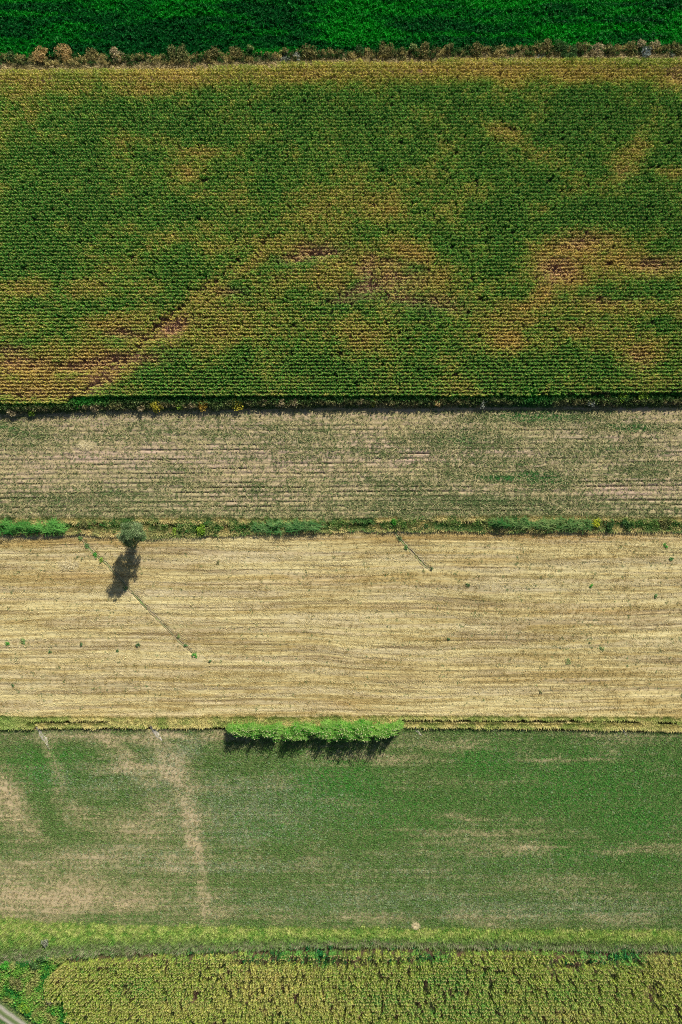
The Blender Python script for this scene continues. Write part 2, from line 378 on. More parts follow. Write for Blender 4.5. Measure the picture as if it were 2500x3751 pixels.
def col7(px, py, v):
    s, a, b = streak7(px, py)
    c = mix(np.array([.37, .285, .115]), np.array([.51, .435, .21]), ss(.40, .56, s))
    c = mix(c, np.array([.60, .53, .29]), ss(.54, .72, s) * .8)
    c = mix(c, np.array([.44, .37, .25]), ss(.52, .66, vn(px / 300, warp7(px, py) / 14, 115)) * .4)
    c = mix(c, np.array([.66, .56, .27]), blobs(px, py, LIGHT7, warp=10) * .6)
    c = mix(c, np.array([.36, .23, .07]), blobs(px, py, OCH7, warp=14) * .8 * ss(.3, .6, b))
    c = mix(c, np.array([.42, .36, .25]), blobs(px, py, GRY7, warp=14) * .5)
    c = mix(c, np.array([.20, .20, .085]), blobs(px, py, OL7, warp=30) * .45 * ss(.35, .7, fbm(px / 40, py / 16, 116, 4)))
    y = warp7(px, py)
    c = mix(c, np.array([.17, .12, .06]), ss(.60, .72, vn(px / 240, y / 3.6, 117)) * ss(.45, .65, fbm(px / 300, y / 40, 118, 2)) * .6)
    return c
def drn(px, py): return np.minimum(seg_dist(px, py, DR1), seg_dist(px, py, DR2))
def h7(px, py, v):
    y = warp7(px, py)
    s = vn(px / 200, y / 5, 119)
    return (s - .5) * .13 + (fbm(px / 8, y / 4, 120, 3) - .5) * .12 - .2 * np.exp(-(drn(px, py) / 5.5) ** 2)
strip('stubble_field', Ef(5), Ef(6), .3, .13, col7, h7, MAT['stubble'])

# --- 8 grass bank
T8a = curve([(0, 2650), (90, 2645), (160, 2642), (300, 2642), (520, 2638), (560, 2641), (800, 2640), (1480, 2637), (1680, 2638), (2000, 2641), (2160, 2639), (2290, 2641), (2500, 2648)])
T8b = curve([(0, 2670), (130, 2670), (250, 2666), (400, 2667), (540, 2666), (570, 2669), (800, 2666), (1480, 2662), (1600, 2666), (1900, 2670), (2100, 2671), (2500, 2678)])
def dep8(px, s): return ss(.36, .58, fbm(px / 70, px * 0 + s, 131, 4))
def h8(px, py, v):
    a = np.exp(-((py - T8a(px)) / 6) ** 2) * 1.5 * dep8(px, 3) * ss(60, 90, px) * (1 - ss(560, 620, px) * (1 - ss(1440, 1480, px)))
    b = np.exp(-((py - T8b(px)) / 6) ** 2) * 1.2 * (.3 + .7 * dep8(px, 9))
    return .25 - a - b
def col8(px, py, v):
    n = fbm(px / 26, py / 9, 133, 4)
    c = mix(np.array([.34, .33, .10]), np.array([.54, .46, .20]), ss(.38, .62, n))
    return mix(c, np.array([.09, .07, .04]), np.clip(-h8(px, py, v), 0, .5) * 1.8)  # shadow in the two trenches put into the colour, darker with depth
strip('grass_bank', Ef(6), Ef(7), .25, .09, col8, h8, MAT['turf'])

# --- 9 sparse green field
TAN9 = [(20, 1840, 36, 75, 32, .95), (70, 1895, 50, 16, -35, .8), (130, 2062, 210, 42, 0, 1), (260, 2075, 110, 20, 0, .8), (40, 2030, 80, 30, 0, .7), (340, 1762, 90, 12, 0, .95), (270, 1720, 60, 22, -40, .75),
        (405, 1790, 22, 40, 25, .95), (380, 1735, 30, 24, 0, .6), (432, 1870, 18, 50, 12, .95), (448, 1935, 18, 40, 8, .95), (466, 2050, 14, 70, 3, .6), (130, 1770, 14, 60, 8, .6), (115, 1725, 12, 30, 20, .6),
        (330, 1905, 130, 40, 0, .6), (280, 1960, 170, 20, 0, .5), (180, 1880, 40, 30, 0, .4), (330, 1695, 200, 10, 0, .65), (500, 1690, 40, 14, 0, .85), (1060, 1715, 80, 16, 0, .5), (860, 1745, 160, 10, 0, .55), (1200, 1950, 120, 11, 0, .5), (1060, 1880, 90, 6, 0, .5), (1130, 1912, 110, 6, 0, .5), (880, 1910, 60, 6, 0, .4),
        (1300, 1745, 120, 3, 0, .6), (1480, 1950, 90, 10, 0, .5), (540, 2095, 200, 12, 0, .35), (200, 1990, 260, 20, 0, .45), (1100, 1800, 160, 8, 0, .3), (1450, 1690, 140, 8, 0, .35), (900, 2108, 700, 6, 0, .3), (700, 1790, 70, 30, 0, .25)]
SIL9 = [(430, 1725, 40, 26, 0, .9), (560, 1850, 200, 70, 0, .65), (380, 1745, 60, 40, 0, .6), (350, 1800, 120, 40, 0, .5), (250, 1790, 90, 50, 0, .5), (560, 1920, 120, 20, 0, .7), (500, 1990, 240, 14, 0, .6),
        (900, 2060, 260, 20, 0, .5), (1250, 2085, 380, 26, 0, .6), (760, 2070, 260, 30, 0, .5), (330, 1960, 160, 20, 0, .4), (150, 1790, 60, 30, 0, .4), (1000, 2000, 300, 40, 0, .25), (420, 1850, 40, 30, 0, .5)]
GRN9 = [(1120, 1745, 90, 50, 0, .8), (1350, 1800, 300, 100, 0, .7), (90, 1770, 80, 50, 0, .7), (780, 1800, 130, 80, 0, .8), (900, 1860, 240, 80, 0, .5), (1460, 1880, 160, 60, 0, .7), (1350, 1960, 240, 50, 0, .5), (150, 1735, 60, 20, 0, .6), (650, 1900, 120, 40, 0, .4), (1500, 1980, 100, 40, 0, .5)]
def state9(px, py):
    n = fbm(px / 130, py / 60, 141, 5) - .5; st = fbm(px / 300, py / 7, 142, 4, .7) - .5
    wpx = px + (fbm(px / 60, py / 60, 146, 3) - .5) * 40
    tr = .72 * np.exp(-(seg_dist(wpx, py, [(348, 1692), (395, 1740), (420, 1800), (438, 1860), (450, 1920), (460, 1990), (470, 2075)]) / (58 - 26 * ss(2750, 3150, py))) ** 2)
    tr = np.maximum(tr, .6 * np.exp(-(seg_dist(wpx, py, [(110, 1700), (128, 1760), (134, 1830)]) / 22) ** 2))
    tr = np.maximum(tr, .55 * np.exp(-(seg_dist(wpx, py, [(240, 1700), (320, 1765), (370, 1860), (390, 1960)]) / 60) ** 2))
    tr = tr * (.3 + .9 * fbm(px / 46, py / 9, 147, 4))
    tan = np.clip(np.maximum(tr, blobs(px, py, TAN9, warp=34, seed=15, edge=.75)) * 1.0 + n * .8 + st * .95 + .12 - blobs(px, py, GRN9) * .35, 0, 1)
    sil = np.clip(blobs(px, py, SIL9, warp=30) + n * .3 + st * .3, 0, 1)
    return tan, sil, st
def col9(px, py, v):
    tan, sil, st = state9(px, py)
    f = fbm(px / 8, py / 6, 143, 3)
    c = mix(np.array([.11, .16, .05]), np.array([.41, .33, .19]), np.clip(tan + (f - .5) * .4, 0, 1))
    return mix(c, np.array([.36, .35, .25]), sil * .35)
strip('sparse_green_field', Ef(7), Ef(8), .35, .2, col9, lambda px, py, v: (fbm(px / 9, py / 6, 144, 3) - .5) * .16 + (vn(px / 400, py / 9, 145) - .5) * .06, MAT['turf'])

# --- 10 tall grass verge
strip('tall_grass_verge', Ef(8), Ef(9), .4, .25, lambda px, py, v: mix(np.array([.10, .15, .045]), np.array([.22, .24, .08]), fbm(px / 30, py / 14, 151, 3)),
      lambda px, py, v: (fbm(px / 12, py / 9, 152, 3) - .5) * .2, MAT['turf'])

# --- 11 lower maize and the weedy corner
LEFT11 = curve([(3470, 300), (3493, 262), (3540, 215), (3575, 176), (3640, 178), (3652, 245), (3700, 252), (3722, 250), (3735, 300), (3760, 310), (3900, 330)])
def in_maize11(px, py): return px > LEFT11(py) + wob(py, 6, 20, 161)
def col11(px, py, v):
    n = fbm(px / 20, py / 12, 162, 4)
    a = mix(SOIL * .8, np.array([.07, .09, .035]), ss(.35, .65, n))
    b = mix(np.array([.04, .11, .03]), np.array([.13, .17, .05]), ss(.35, .65, n))
    return np.where(in_maize11(px, py)[..., None], a, b)
strip('lower_maize_field', Ef(9), cst(3900), .5, .35, col11, lambda px, py, v: (fbm(px / 12, py / 9, 163, 3) - .5) * .15, MAT['soil'], far_bot=True)

# ------------------------------------------------------------------ ribbons laid on the ground: track, drains, washouts
def ribbon(name, pts, half, prof, colf, mat, step=.3, wv=.0, seed=1):
    P0 = np.array([P(x, y)[:2] for x, y in pts]); seg = np.hypot(*(P0[1:] - P0[:-1]).T); s = np.concatenate([[0], np.cumsum(seg)])
    n = int(s[-1] / step) + 2; t = np.linspace(0, s[-1], n)
    c = np.stack([np.interp(t, s, P0[:, 0]), np.interp(t, s, P0[:, 1])], -1)
    c = np.stack([np.convolve(np.pad(c[:, k], 3, mode='edge'), np.ones(7) / 7, 'valid') for k in (0, 1)], -1)
    d = np.gradient(c, axis=0); d /= np.linalg.norm(d, axis=1)[:, None] + 1e-9; nn = np.stack([-d[:, 1], d[:, 0]], -1)
    c = c + nn * ((fbm(t / 2.2, t * 0 + 3.3, seed + 8, 3) - .5) * half * wv * 1.6)[:, None]
    us = np.linspace(-1, 1, len(prof)); V = []; CC = []
    taper = np.minimum(1, np.minimum(t, s[-1] - t) / 2.4 + .06)
    for j, u in enumerate(us):
        w = half * taper * (1 + wv * (fbm(t * 1.3, t * 0 + (u > 0) * 9, seed, 3) - .5) * 2)
        q = c + nn * (u * w)[:, None]
        z = prof[j] * taper + .02 + (0 if abs(u) == 1 else 1) * (fbm(t * 3, t * 0 + u * 5, seed + 4, 2) - .5) * .06
        V.append(np.concatenate([q, z[:, None]], 1)); CC.append(colf(t, u))
    V = np.stack(V, 1); CC = np.stack(CC, 1); h, w_ = V.shape[:2]; i = np.arange(h * w_).reshape(h, w_)
    F = np.stack([i[1:, :-1], i[1:, 1:], i[:-1, 1:], i[:-1, :-1]], -1).reshape(-1, 4)
    o = make_mesh(name, V.reshape(-1, 3), F, CC.reshape(-1, 3), mat, smooth=False); o['kind'] = 'structure'
    return o
k = 1.594
def drain_col(t, u):
    n = fbm(t * .8, t * 0 + u * 3, 171, 3)
    return mix(mix(np.array([.28, .22, .12]), np.array([.14, .21, .06]), ss(.48, .6, n)), np.array([.50, .43, .26]), np.clip(ss(.15, .8, u) * ss(.35, .5, n) + (abs(u) > .9) * .8, 0, 1))
ribbon('drain_furrow', [(x * k, y * k) for x, y in DR1[1:]], .27, [.0, .02, -.06, -.12, -.06, .02, .0], drain_col, MAT['gravel'], .25, 1.1, 172)
ribbon('drain_furrow', [(x * k, y * k) for x, y in DR2], .32, [.0, .02, -.07, -.15, -.07, .03, .0], drain_col, MAT['gravel'], .25, 1.1, 182)
def silt(t, u): return mix(np.array([.40, .36, .28]), np.array([.60, .56, .47]), fbm(t, t * 0 + u * 3, 173, 3))
ribbon('washout_gully', [(126, 2650), (142, 2672), (152, 2692), (166, 2708), (176, 2730), (184, 2752)], .42, [.01, .10, .03, .08, .01], silt, MAT['gravel'], .25, .5, 174)
ribbon('washout_gully', [(545, 2646), (556, 2666), (568, 2682), (582, 2697), (598, 2716)], .5, [.01, .10, .04, .08, .01], silt, MAT['gravel'], .25, .5, 175)
ribbon('washout_gully', [(1512, 2648), (1520, 2664), (1534, 2684), (1550, 2700)], .4, [.01, .10, .03, .08, .01], lambda t, u: silt(t, u) * .8, MAT['gravel'], .25, .5, 176)
ribbon('washout_gully', [(2276, 2660), (2286, 2678), (2300, 2700)], .35, [.02, .12, .06, .10, .02], lambda t, u: silt(t, u) * .8, MAT['gravel'], .25, .5, 177)
def track_col(t, u):
    n = fbm(t * .7, t * 0 + u * 4, 178, 3)
    rut = np.exp(-((abs(u) - .55) / .26) ** 2) * (.75 + .25 * n)
    return mix(np.array([.11, .16, .05]), np.array([.44, .39, .34]), np.clip(rut, 0, 1) + t * 0)
ribbon('farm_track', [(-420, 3392), (-200, 3555), (-60, 3658), (20, 3718), (120, 3792), (260, 3890), (420, 4010)], 1.45, [.0, .05, .03, .04, .07, .08, .07, .04, .03, .05, .0], track_col, MAT['gravel'], .4, .1, 179)

# ------------------------------------------------------------------ crops and ground cover
def rand_pts(n, y0, y1, x0=-XL, x1=XL):
    return PX(rng.uniform(x0, x1, n)), rng.uniform(y0, y1, n)
def W(px, py, z=0.0):
    return np.stack([(px - 1250) * M, (1875.5 - py) * M, np.broadcast_to(z, px.shape)], -1)
def jit(n, a): return 1 + rng.uniform(-a, a, (n, 1))

# lush crop
n = 52000; px, py = rand_pts(n, -130, 222); ok = py < edge(0, px) + 4; px, py = px[ok], py[ok]; n = len(px)
tone = np.clip(lush_tone(px, py) + rng.normal(0, .14, n), 0, 1)
V, F, Cc = scatter(W(px, py, .05), [leafy_tpl(9, .32, .5, .14, 300 + i) for i in range(5)], rng.uniform(.7, 1.3, n) * (1 + .5 * (vn(px / 14, py / 12, 35) > .66)), mix(LG0, LG1, tone) * jit(n, .22))
tag(make_mesh('lush_clover_crop', V, F, Cc, MAT['clover']), 'lush deep green clover crop filling the field at the top', 'crop', kind='stuff')

# maize
def maize_rows(name, y0, y1, keepf, statef, label, spacing=.27, row=12.5, wide=1.0, turn=.45):
    rows = np.arange(y0, y1, row); xs = np.arange(-XL, XL, spacing)
    X, R = np.meshgrid(xs, rows); X = X + rng.uniform(-.24, .24, X.shape); px = PX(X).ravel(); r = R.ravel()
    py = r + wob(px, 7, 700, 211) + rng.normal(0, .55, px.shape) + wob(px + r * 37.0, 1.6, 60, 212) - (px - 1250) * .0015
    keep = keepf(px, py); px, py = px[keep], py[keep]
    col, dens, hs, tas = statef(px, py)
    keep = rng.random(len(px)) < dens; px, py, col, hs, tas = px[keep], py[keep], col[keep], hs[keep], tas[keep]
    n = len(px)
    V, F, Cc = scatter(W(px, py), MAIZE, wide * rng.uniform(.85, 1.15, n), col, zs=hs * rng.uniform(.93, 1.05, n), tcol=tas,
                       lean=rng.normal(0, .05, (n, 2)) + np.array([-.05, -.03]), rot=rng.normal(0, turn, n) + math.pi * rng.integers(0, 2, n))
    return tag(make_mesh(name, V, F, Cc, MAT['maize']), label, 'crop', kind='stuff')
MAIZE = [maize_tpl(400 + i) for i in range(8)]
MG0, MG1, MYG = np.array([.036, .19, .024]), np.array([.14, .37, .045]), np.array([.36, .42, .065])
MOC, MRD = np.array([.58, .42, .10]), np.array([.60, .34, .20])
def seen(px, py, h=1.9):
    q = H / (H - h); return 1250 + (px - 1250) * q, 1875.5 + (py - 1875.5) * q
def st_up(px, py):
    px, py = seen(px, py)
    dry, red, dk = maize_state(px, py); n = len(px)
    d = np.clip(dry + rng.normal(0, .13, n), 0, 1.1)
    c = mix(MG0, MG1, ss(-.1, .24, d)); c = mix(c, MYG, ss(.18, .55, d)); c = mix(c, MOC, ss(.55, 1.1, d) * .9); c = mix(c, MRD, np.clip(red + rng.normal(0, .15, n) * (red > .1), 0, 1) * .85)
    c = c * jit(n, .3)
    top = ss(330, 250, py); c = mix(c, np.array([.50, .44, .06]), top * .4)
    gap = fbm(px / 12, py / 10, 68, 3)
    dens = np.clip(1 - dk * .85, .05, 1) * (1 - red * .5) * np.where(gap > .735, .15, 1)
    hs = 1 - .38 * red - .1 * ss(.5, 1, d) - .25 * dk
    tas = mix(np.array([.30, .38, .09]), np.array([.60, .46, .16]), ss(.1, .7, d)) * jit(n, .35)
    return c, dens, hs, tas
maize_rows('upper_maize_crop', 236, 1482, lambda px, py: (py > edge(1, px)) & (py < edge(2, px) - 3 + 0 * px), st_up,
           'broad maize crop in close rows, green with ochre and pinkish dry patches, across the upper half')
G11 = [(650, 2195, 90, 16, 0, .8), (740, 2195, 60, 18, 0, .8), (980, 2205, 60, 12, 0, .8), (1390, 2200, 70, 18, 0, .9), (1300, 2190, 80, 10, 0, .4), (1450, 2205, 40, 20, 0, .8), (1050, 2260, 120, 40, 0, .5), (900, 2300, 100, 30, 0, .4), (1100, 2330, 160, 24, 0, .5), (1330, 2290, 140, 40, 0, .3), (300, 2280, 60, 30, 0, .3)]
Y11 = [(620, 2260, 120, 60, 0, .7), (120, 2240, 40, 30, 0, .8), (560, 2200, 60, 14, 0, .6), (700, 2310, 200, 30, 0, .6), (1500, 2200, 60, 24, 0, .8), (1280, 2330, 120, 24, 0, .6), (400, 2320, 160, 24, 0, .5), (1540, 2240, 60, 40, 0, .5)]
GAP11 = [([(960, 2196), (1040, 2190)], 12, .6), ([(1290, 2330), (1320, 2300)], 5, .6), ([(545, 2211), (640, 2211), (700, 2212), (790, 2211), (900, 2212), (960, 2206), (1010, 2198)], 12, .98), ([(1265, 2215), (1330, 2217), (1400, 2214)], 12, .98), ([(1400, 2200), (1465, 2202)], 22, .85), ([(610, 2180), (640, 2200)], 16, .75), ([(730, 2180), (745, 2200)], 18, .8)]
def st_low(px, py):
    px, py = seen(px, py)
    n = len(px); f = fbm(px / 60, py / 40, 221, 4) - .5
    g = blobs(px, py, G11) + f * .5; y = blobs(px, py, Y11) + f * .5
    c = mix(np.array([.30, .39, .06]), np.array([.56, .49, .14]), np.clip(y + rng.normal(.05, .25, n), 0, 1))
    c = mix(c, np.array([.10, .30, .05]), np.clip(g * 1.3 + rng.normal(.12, .25, n), 0, 1)) * jit(n, .35)
    dk = np.zeros(n)
    for pts, w, a in GAP11: dk = np.maximum(dk, a * np.exp(-(seg_dist(px, py, pts) / w) ** 2))
    gap = fbm(px / 9, py / 18, 222, 3)
    return c, np.clip(1 - dk, 0, 1) * np.where(gap > .61, .08, 1), np.full(n, 1.0), mix(np.array([.50, .53, .16]), np.array([.66, .58, .24]), rng.random(n))
maize_rows('lower_maize_crop', 3462, 3880, lambda px, py: (py > edge(9, px) + 6) & in_maize11(px, py), st_low,
           'yellowing maize crop in rows along the bottom edge', spacing=.27, wide=.8, turn=.3)

def grass(name, px, py, col, label, cat, tpls, scale, lean, mat='grass', z=0.0, kind='stuff', tcol=None, zk=1.0):
    n = len(px)
    ln = np.broadcast_to(np.asarray(lean, float), (n, 2)) + rng.normal(0, .15, (n, 2))
    V, F, Cc = scatter(W(px, py, z), tpls, scale, col, lean=ln, tcol=tcol, zs=np.broadcast_to(scale, (n,)) * zk)
    return tag(make_mesh(name, V, F, Cc, MAT[mat]), label, cat, kind=kind)
TUFT = [blade_tpl(8, .75, .09, .55, .35, 500 + i, .14, 1.15) for i in range(5)]
LOW = [blade_tpl(6, .30, .10, .7, .3, 520 + i, .1, 1.1) for i in range(5)]
TALL = [blade_tpl(9, 1.3, .10, .4, .25, 540 + i, .18, 1.15) for i in range(5)]
STUB = [blade_tpl(6, .20, .06, .6, .1, 560 + i, .16) for i in range(4)]
LEAFY = [leafy_tpl(12, .38, .6, .15, 580 + i) for i in range(5)]
WILD = [leafy_tpl(22, .55, 1.0, .17, 590 + i) for i in range(5)]

# hedge verge: dry undergrowth above, combed tan grass below
n = 7000; px = PX(rng.uniform(-XL, XL, n)); t = rng.random(n); py = edge(0, px) * (1 - t) + edge(1, px) * t
u = fbm(px / 34, py / 14, 231, 4) + rng.normal(0, .06, n)
up_ = t < .55
c = mix(mix(np.array([.05, .13, .03]), RUST * 1.3, ss(.42, .54, u)), np.array([.48, .41, .16]), ss(.48, .66, u + .1 * (px < 700))) * jit(n, .45)
c2 = mix(np.array([.30, .26, .11]), np.array([.56, .46, .24]), ss(.35, .6, u)) * jit(n, .25)
grass('hedge_undergrowth', px[up_], py[up_], c[up_], 'rust brown and olive undergrowth along the top hedgerow', 'undergrowth', WILD, rng.uniform(.35, 1.0, up_.sum()), (-.1, 0), 'bush', zk=rng.uniform(.5, 1.7, up_.sum()))
grass('dry_verge_grass', px[~up_], py[~up_], c2[~up_], 'combed tan dry grass between the top hedgerow and the maize', 'grass', TUFT, rng.uniform(.8, 1.3, (~up_).sum()), (-.6, -.1))
# weedy verge 4
n = 14000; px = PX(rng.uniform(-XL, XL, n)); t = rng.random(n); t = t * .99 - .02; py = edge(2, px) * (1 - t) + edge(3, px) * t
u = fbm(px / 40, py / 12, 241, 4) + rng.normal(0, .06, n)
c = mix(np.array([.03, .16, .03]), np.array([.13, .19, .06]), ss(.1, .6, t)); c = mix(c, np.array([.36, .32, .15]), ss(.46, .6, u) * ss(.25, .7, t)) * jit(n, .35)
c = mix(c, np.array([.03, .26, .03]), ss(250, 300, px) * ss(460, 330, px) * .8 * (t < .6)); c = mix(c, np.array([.03, .24, .04]), np.exp(-((px - 1950) / 90) ** 2) * .7)
grass('verge_weeds', px, py, c, 'dark green and straw coloured weeds in the verge below the upper maize', 'weeds', WILD, rng.uniform(.6, 1.1, n) * (.8 + .4 * np.exp(-((t - .42) / .25) ** 2)), (-.05, 0), 'bush', zk=(1.35 - .75 * ss(.7, .98, t)) * rng.uniform(.6, 1.35, n))
# weeds that hug the last maize rows
# tilled field: straw litter and weeds
n = 120000; px, py = rand_pts(n, 1500, 1912); ph = ridge_phase(px, py); wd = weed5(px, py) * (.35 + .9 * np.exp(-((ph - np.round(ph)) / .2) ** 2)); ok = (py > edge(3, px)) & (py < edge(4, px)) & (rng.random(n) < .06 + .8 * wd); px, py, wd = px[ok], py[ok], wd[ok]; n = len(px)
g5 = blobs(px, py, W5, warp=30, seed=12)
c = mix(np.array([.19, .23, .09]), np.array([.05, .21, .045]), np.clip(ss(.3, .9, g5) + rng.normal(0, .2, n), 0, 1)) * jit(n, .35)
grass('field_weeds', px, py, c, 'low green weeds in patches and rows over the tilled field', 'weeds', LOW, rng.uniform(.55, 1.15, n), (-.1, 0), 'grass')
n = 22000; px, py = rand_pts(n, 1500, 1912); ok = (py > edge(3, px)) & (py < edge(4, px)) & (rng.random(n) < ss(.38, .66, fbm(px / 50, py / 14, 251, 4) + .14 * ss(1850, 1500, py))); px, py = px[ok], py[ok]; n = len(px)
c = mix(np.array([.34, .30, .13]), np.array([.58, .51, .26]), rng.random(n)) * jit(n, .2)
SLIV = [blade_tpl(2, .6, .07, 1.3, .75, 570 + i, .2) for i in range(5)]
grass('straw_litter', px, py, c, 'scattered pale straw lying on the tilled field', 'straw', SLIV, rng.uniform(.5, 1.2, n), (0, 0), 'straw', .06)
# ditch verge 6
n = 15000; px = PX(rng.uniform(-XL, XL, n)); t = rng.random(n); py = (edge(4, px) - 4) * (1 - t) + (edge(5, px) + 3) * t
tr = np.exp(-((py - T6(px)) / 8) ** 2) * dep6(px); ok = rng.random(n) > tr * 1.0; px, py, t = px[ok], py[ok], t[ok]; n = len(px)
u = fbm(px / 36, py / 12, 261, 4) + rng.normal(0, .06, n)
dryx = np.exp(-((px - 470) / 130) ** 2) * ss(.45, .7, t) * .6
c = mix(np.array([.07, .17, .04]), np.array([.30, .31, .10]), ss(.36, .52, u)); c = mix(c, np.array([.58, .47, .20]), np.clip(ss(.52, .66, u) * .8 + dryx, 0, 1)) * jit(n, .3)
z6 = np.clip(h6(px, py, t), -.5, .3)
grass('ditch_grass', px, py, c, 'green and straw coloured grass along the ditch above the stubble', 'grass', TUFT, rng.uniform(.7, 1.2, n), (-.4, -.15), z=z6)
n = 6500; px = PX(rng.uniform(-XL, XL, n)); py = T6(px) + 9 + rng.normal(0, 9, n) - 6 * (rng.random(n) < .25)
q = ss(.36, .56, fbm(px / 46, px * 0 + 2, 265, 4)) * (.3 + .7 * ss(560, 800, px)); ok = (rng.random(n) < q) & (np.abs(px - 520) > 60); px, py = px[ok], py[ok]; n = len(px)
u = fbm(px / 20, py / 12, 266, 3) + rng.normal(0, .1, n)
c = mix(mix(np.array([.04, .15, .03]), np.array([.16, .26, .06]), ss(.3, .55, u)), np.array([.36, .38, .14]), ss(.55, .75, u)) * jit(n, .35)
grass('ditch_weeds', px, py, c, 'ragged leafy green weeds along the ditch above the stubble', 'weeds', WILD, rng.uniform(.45, 1.05, n), (-.1, -.05), 'bush', z=-.15)
# stubble tufts in drilled rows
n = 95000; px, py = rand_pts(n, 1935, 2640); y = warp7(px, py); ok = (py > edge(5, px)) & (py < edge(6, px) + 3) & (drn(px, py) > 5) & (rng.random(n) < .25 + .75 * ss(.4, .6, vn(px / 200, y / 5, 119))); px, py = px[ok], py[ok]; n = len(px)
s, a, b = streak7(px, py)
c = mix(np.array([.37, .285, .105]), np.array([.68, .59, .31]), np.clip(ss(.40, .57, s) + rng.normal(0, .12, n), 0, 1)) * jit(n, .15)
c = mix(c, np.array([.44, .29, .08]), blobs(px, py, OCH7, warp=14) * .6)
grass('stubble', px, py, c, 'golden cut straw stubble in drilled rows over the middle field', 'stubble', STUB, rng.uniform(.6, 1.3, n), (-.2, 0), 'straw')
n = 60000; px, py = rand_pts(n, 1945, 2630); q = blobs(px, py, OL7, warp=40) * .6 + .18; ok = (py > edge(5, px)) & (py < edge(6, px)) & (rng.random(n) < q * ss(.56, .75, fbm(px / 20, py / 12, 271, 3)) * .9); px, py = px[ok], py[ok]; n = len(px)
c = mix(np.array([.20, .22, .09]), np.array([.06, .19, .06]), rng.random(n)) * jit(n, .3)
grass('stubble_weeds', px, py, c, 'thin scattered green weeds coming up through the straw stubble', 'weeds', LOW, rng.uniform(.5, .95, n), (0, 0), 'grass')
# grass bank 8
n = 17000; px = PX(rng.uniform(-XL, XL, n)); t = rng.random(n); py = (edge(6, px) - 7) * (1 - t) + (edge(7, px) - 5) * t
hh = h8(px, py, t); ok = (hh > .10) & ~((abs(px - 138) < 9) & (py > 2648)) & ~((abs(px - 556) < 11) & (py > 2648)); px, py, t, hh = px[ok], py[ok], t[ok], hh[ok]; n = len(px)
u = fbm(px / 40, py / 12, 281, 4) + rng.normal(0, .07, n)
c = mix(np.array([.24, .31, .07]), np.array([.58, .51, .20]), ss(.35, .62, u)) * jit(n, .22); c = mix(c, np.array([.16, .34, .06]), np.exp(-((px - 40) / 60) ** 2) * .6)
grass('bank_grass', px, py, c, 'pale yellow combed grass on the narrow bank below the stubble', 'grass', TUFT, rng.uniform(.5, 1.15, n), (-.55, -.2), z=np.clip(hh, 0, .3))
# sparse green field 9
n = 150000; px, py = rand_pts(n, 2665, 3412); ok = (py > edge(7, px)) & (py < edge(8, px)); px, py = px[ok], py[ok]; tan, sil, st = state9(px, py)
ok = rng.random(len(px)) < np.clip(1.05 - .8 * tan, .12, 1); px, py, tan, sil = px[ok], py[ok], tan[ok], sil[ok]; n = len(px)
g = blobs(px, py, GRN9)
c = mix(np.array([.115, .22, .05]), np.array([.045, .27, .03]), np.clip(g + rng.normal(0, .15, n), 0, 1))
c = mix(c, np.array([.42, .36, .19]), np.clip(tan * .8 + rng.normal(0, .2, n), 0, 1))
c = mix(c, np.array([.30, .38, .24]), np.clip((rng.random(n) < .03 + sil * .6) * .7, 0, 1)) * jit(n, .3)
grass('field_sward', px, py, c, 'short patchy green sward with tan and silvery patches over the lower field', 'grass', LOW, rng.uniform(.5, 1.05, n), (-.15, -.05))
# tall grass verge 10
n = 23000; px = PX(rng.uniform(-XL, XL, n)); t = rng.random(n); py = (edge(8, px) - 2) * (1 - t) + (edge(9, px) - 4) * t + rng.normal(0, 5, n)
u = fbm(px / 22, py / 14, 291, 4) + rng.normal(0, .17, n)
c = mix(np.array([.12, .30, .045]), np.array([.34, .46, .10]), ss(.2, .5, u)); c = mix(c, np.array([.54, .56, .20]), ss(.5, .8, u)); c = mix(c, np.array([.10, .20, .05]), ss(.45, .75, t + (u - .5) * .6) * .8); c = mix(c, np.array([.30, .28, .18]), ss(.6, .8, t) * (rng.random(n) < .45) * .9) * jit(n, .3)
grass('tall_verge_grass', px, py, c, 'bright yellow green tall grass combed sideways above the lower maize', 'grass', TALL, rng.uniform(.45, 1.0, n) * (.5 + .55 * t) * (.7 + .5 * vn(px / 18, py / 14, 292)), np.stack([-.55 + .25 * ss(0, 1800, px), -.35 + 0 * px], -1))
# weedy corner
n = 9000; px = rng.uniform(-240, 330, n); py = rng.uniform(3470, 3900, n)
trk = [(-420, 3392), (-200, 3555), (-60, 3658), (20, 3718), (120, 3792), (260, 3890)]
ok = ~in_maize11(px, py) & (py > edge(9, px) - 8) & (seg_dist(px, py, trk, 1) > 27); px, py = px[ok], py[ok]; n = len(px)
u = fbm(px / 34, py / 30, 301, 4) + rng.normal(0, .07, n)
c = mix(np.array([.025, .20, .03]), np.array([.16, .36, .05]), ss(.34, .52, u)); c = mix(c, np.array([.30, .32, .10]), ss(.5, .68, u)) * jit(n, .3)
dt = seg_dist(px, py, trk, 1); c = mix(c, np.array([.40, .36, .18]), np.exp(-((dt - 30) / 14) ** 2) * .6)
grass('corner_weeds', px, py, c, 'tall tangled green weeds filling the bottom left corner', 'weeds', WILD, rng.uniform(.6, 1.25, n) * ss(20, 70, dt).clip(.35, 1), (-.2, -.1), 'bush')
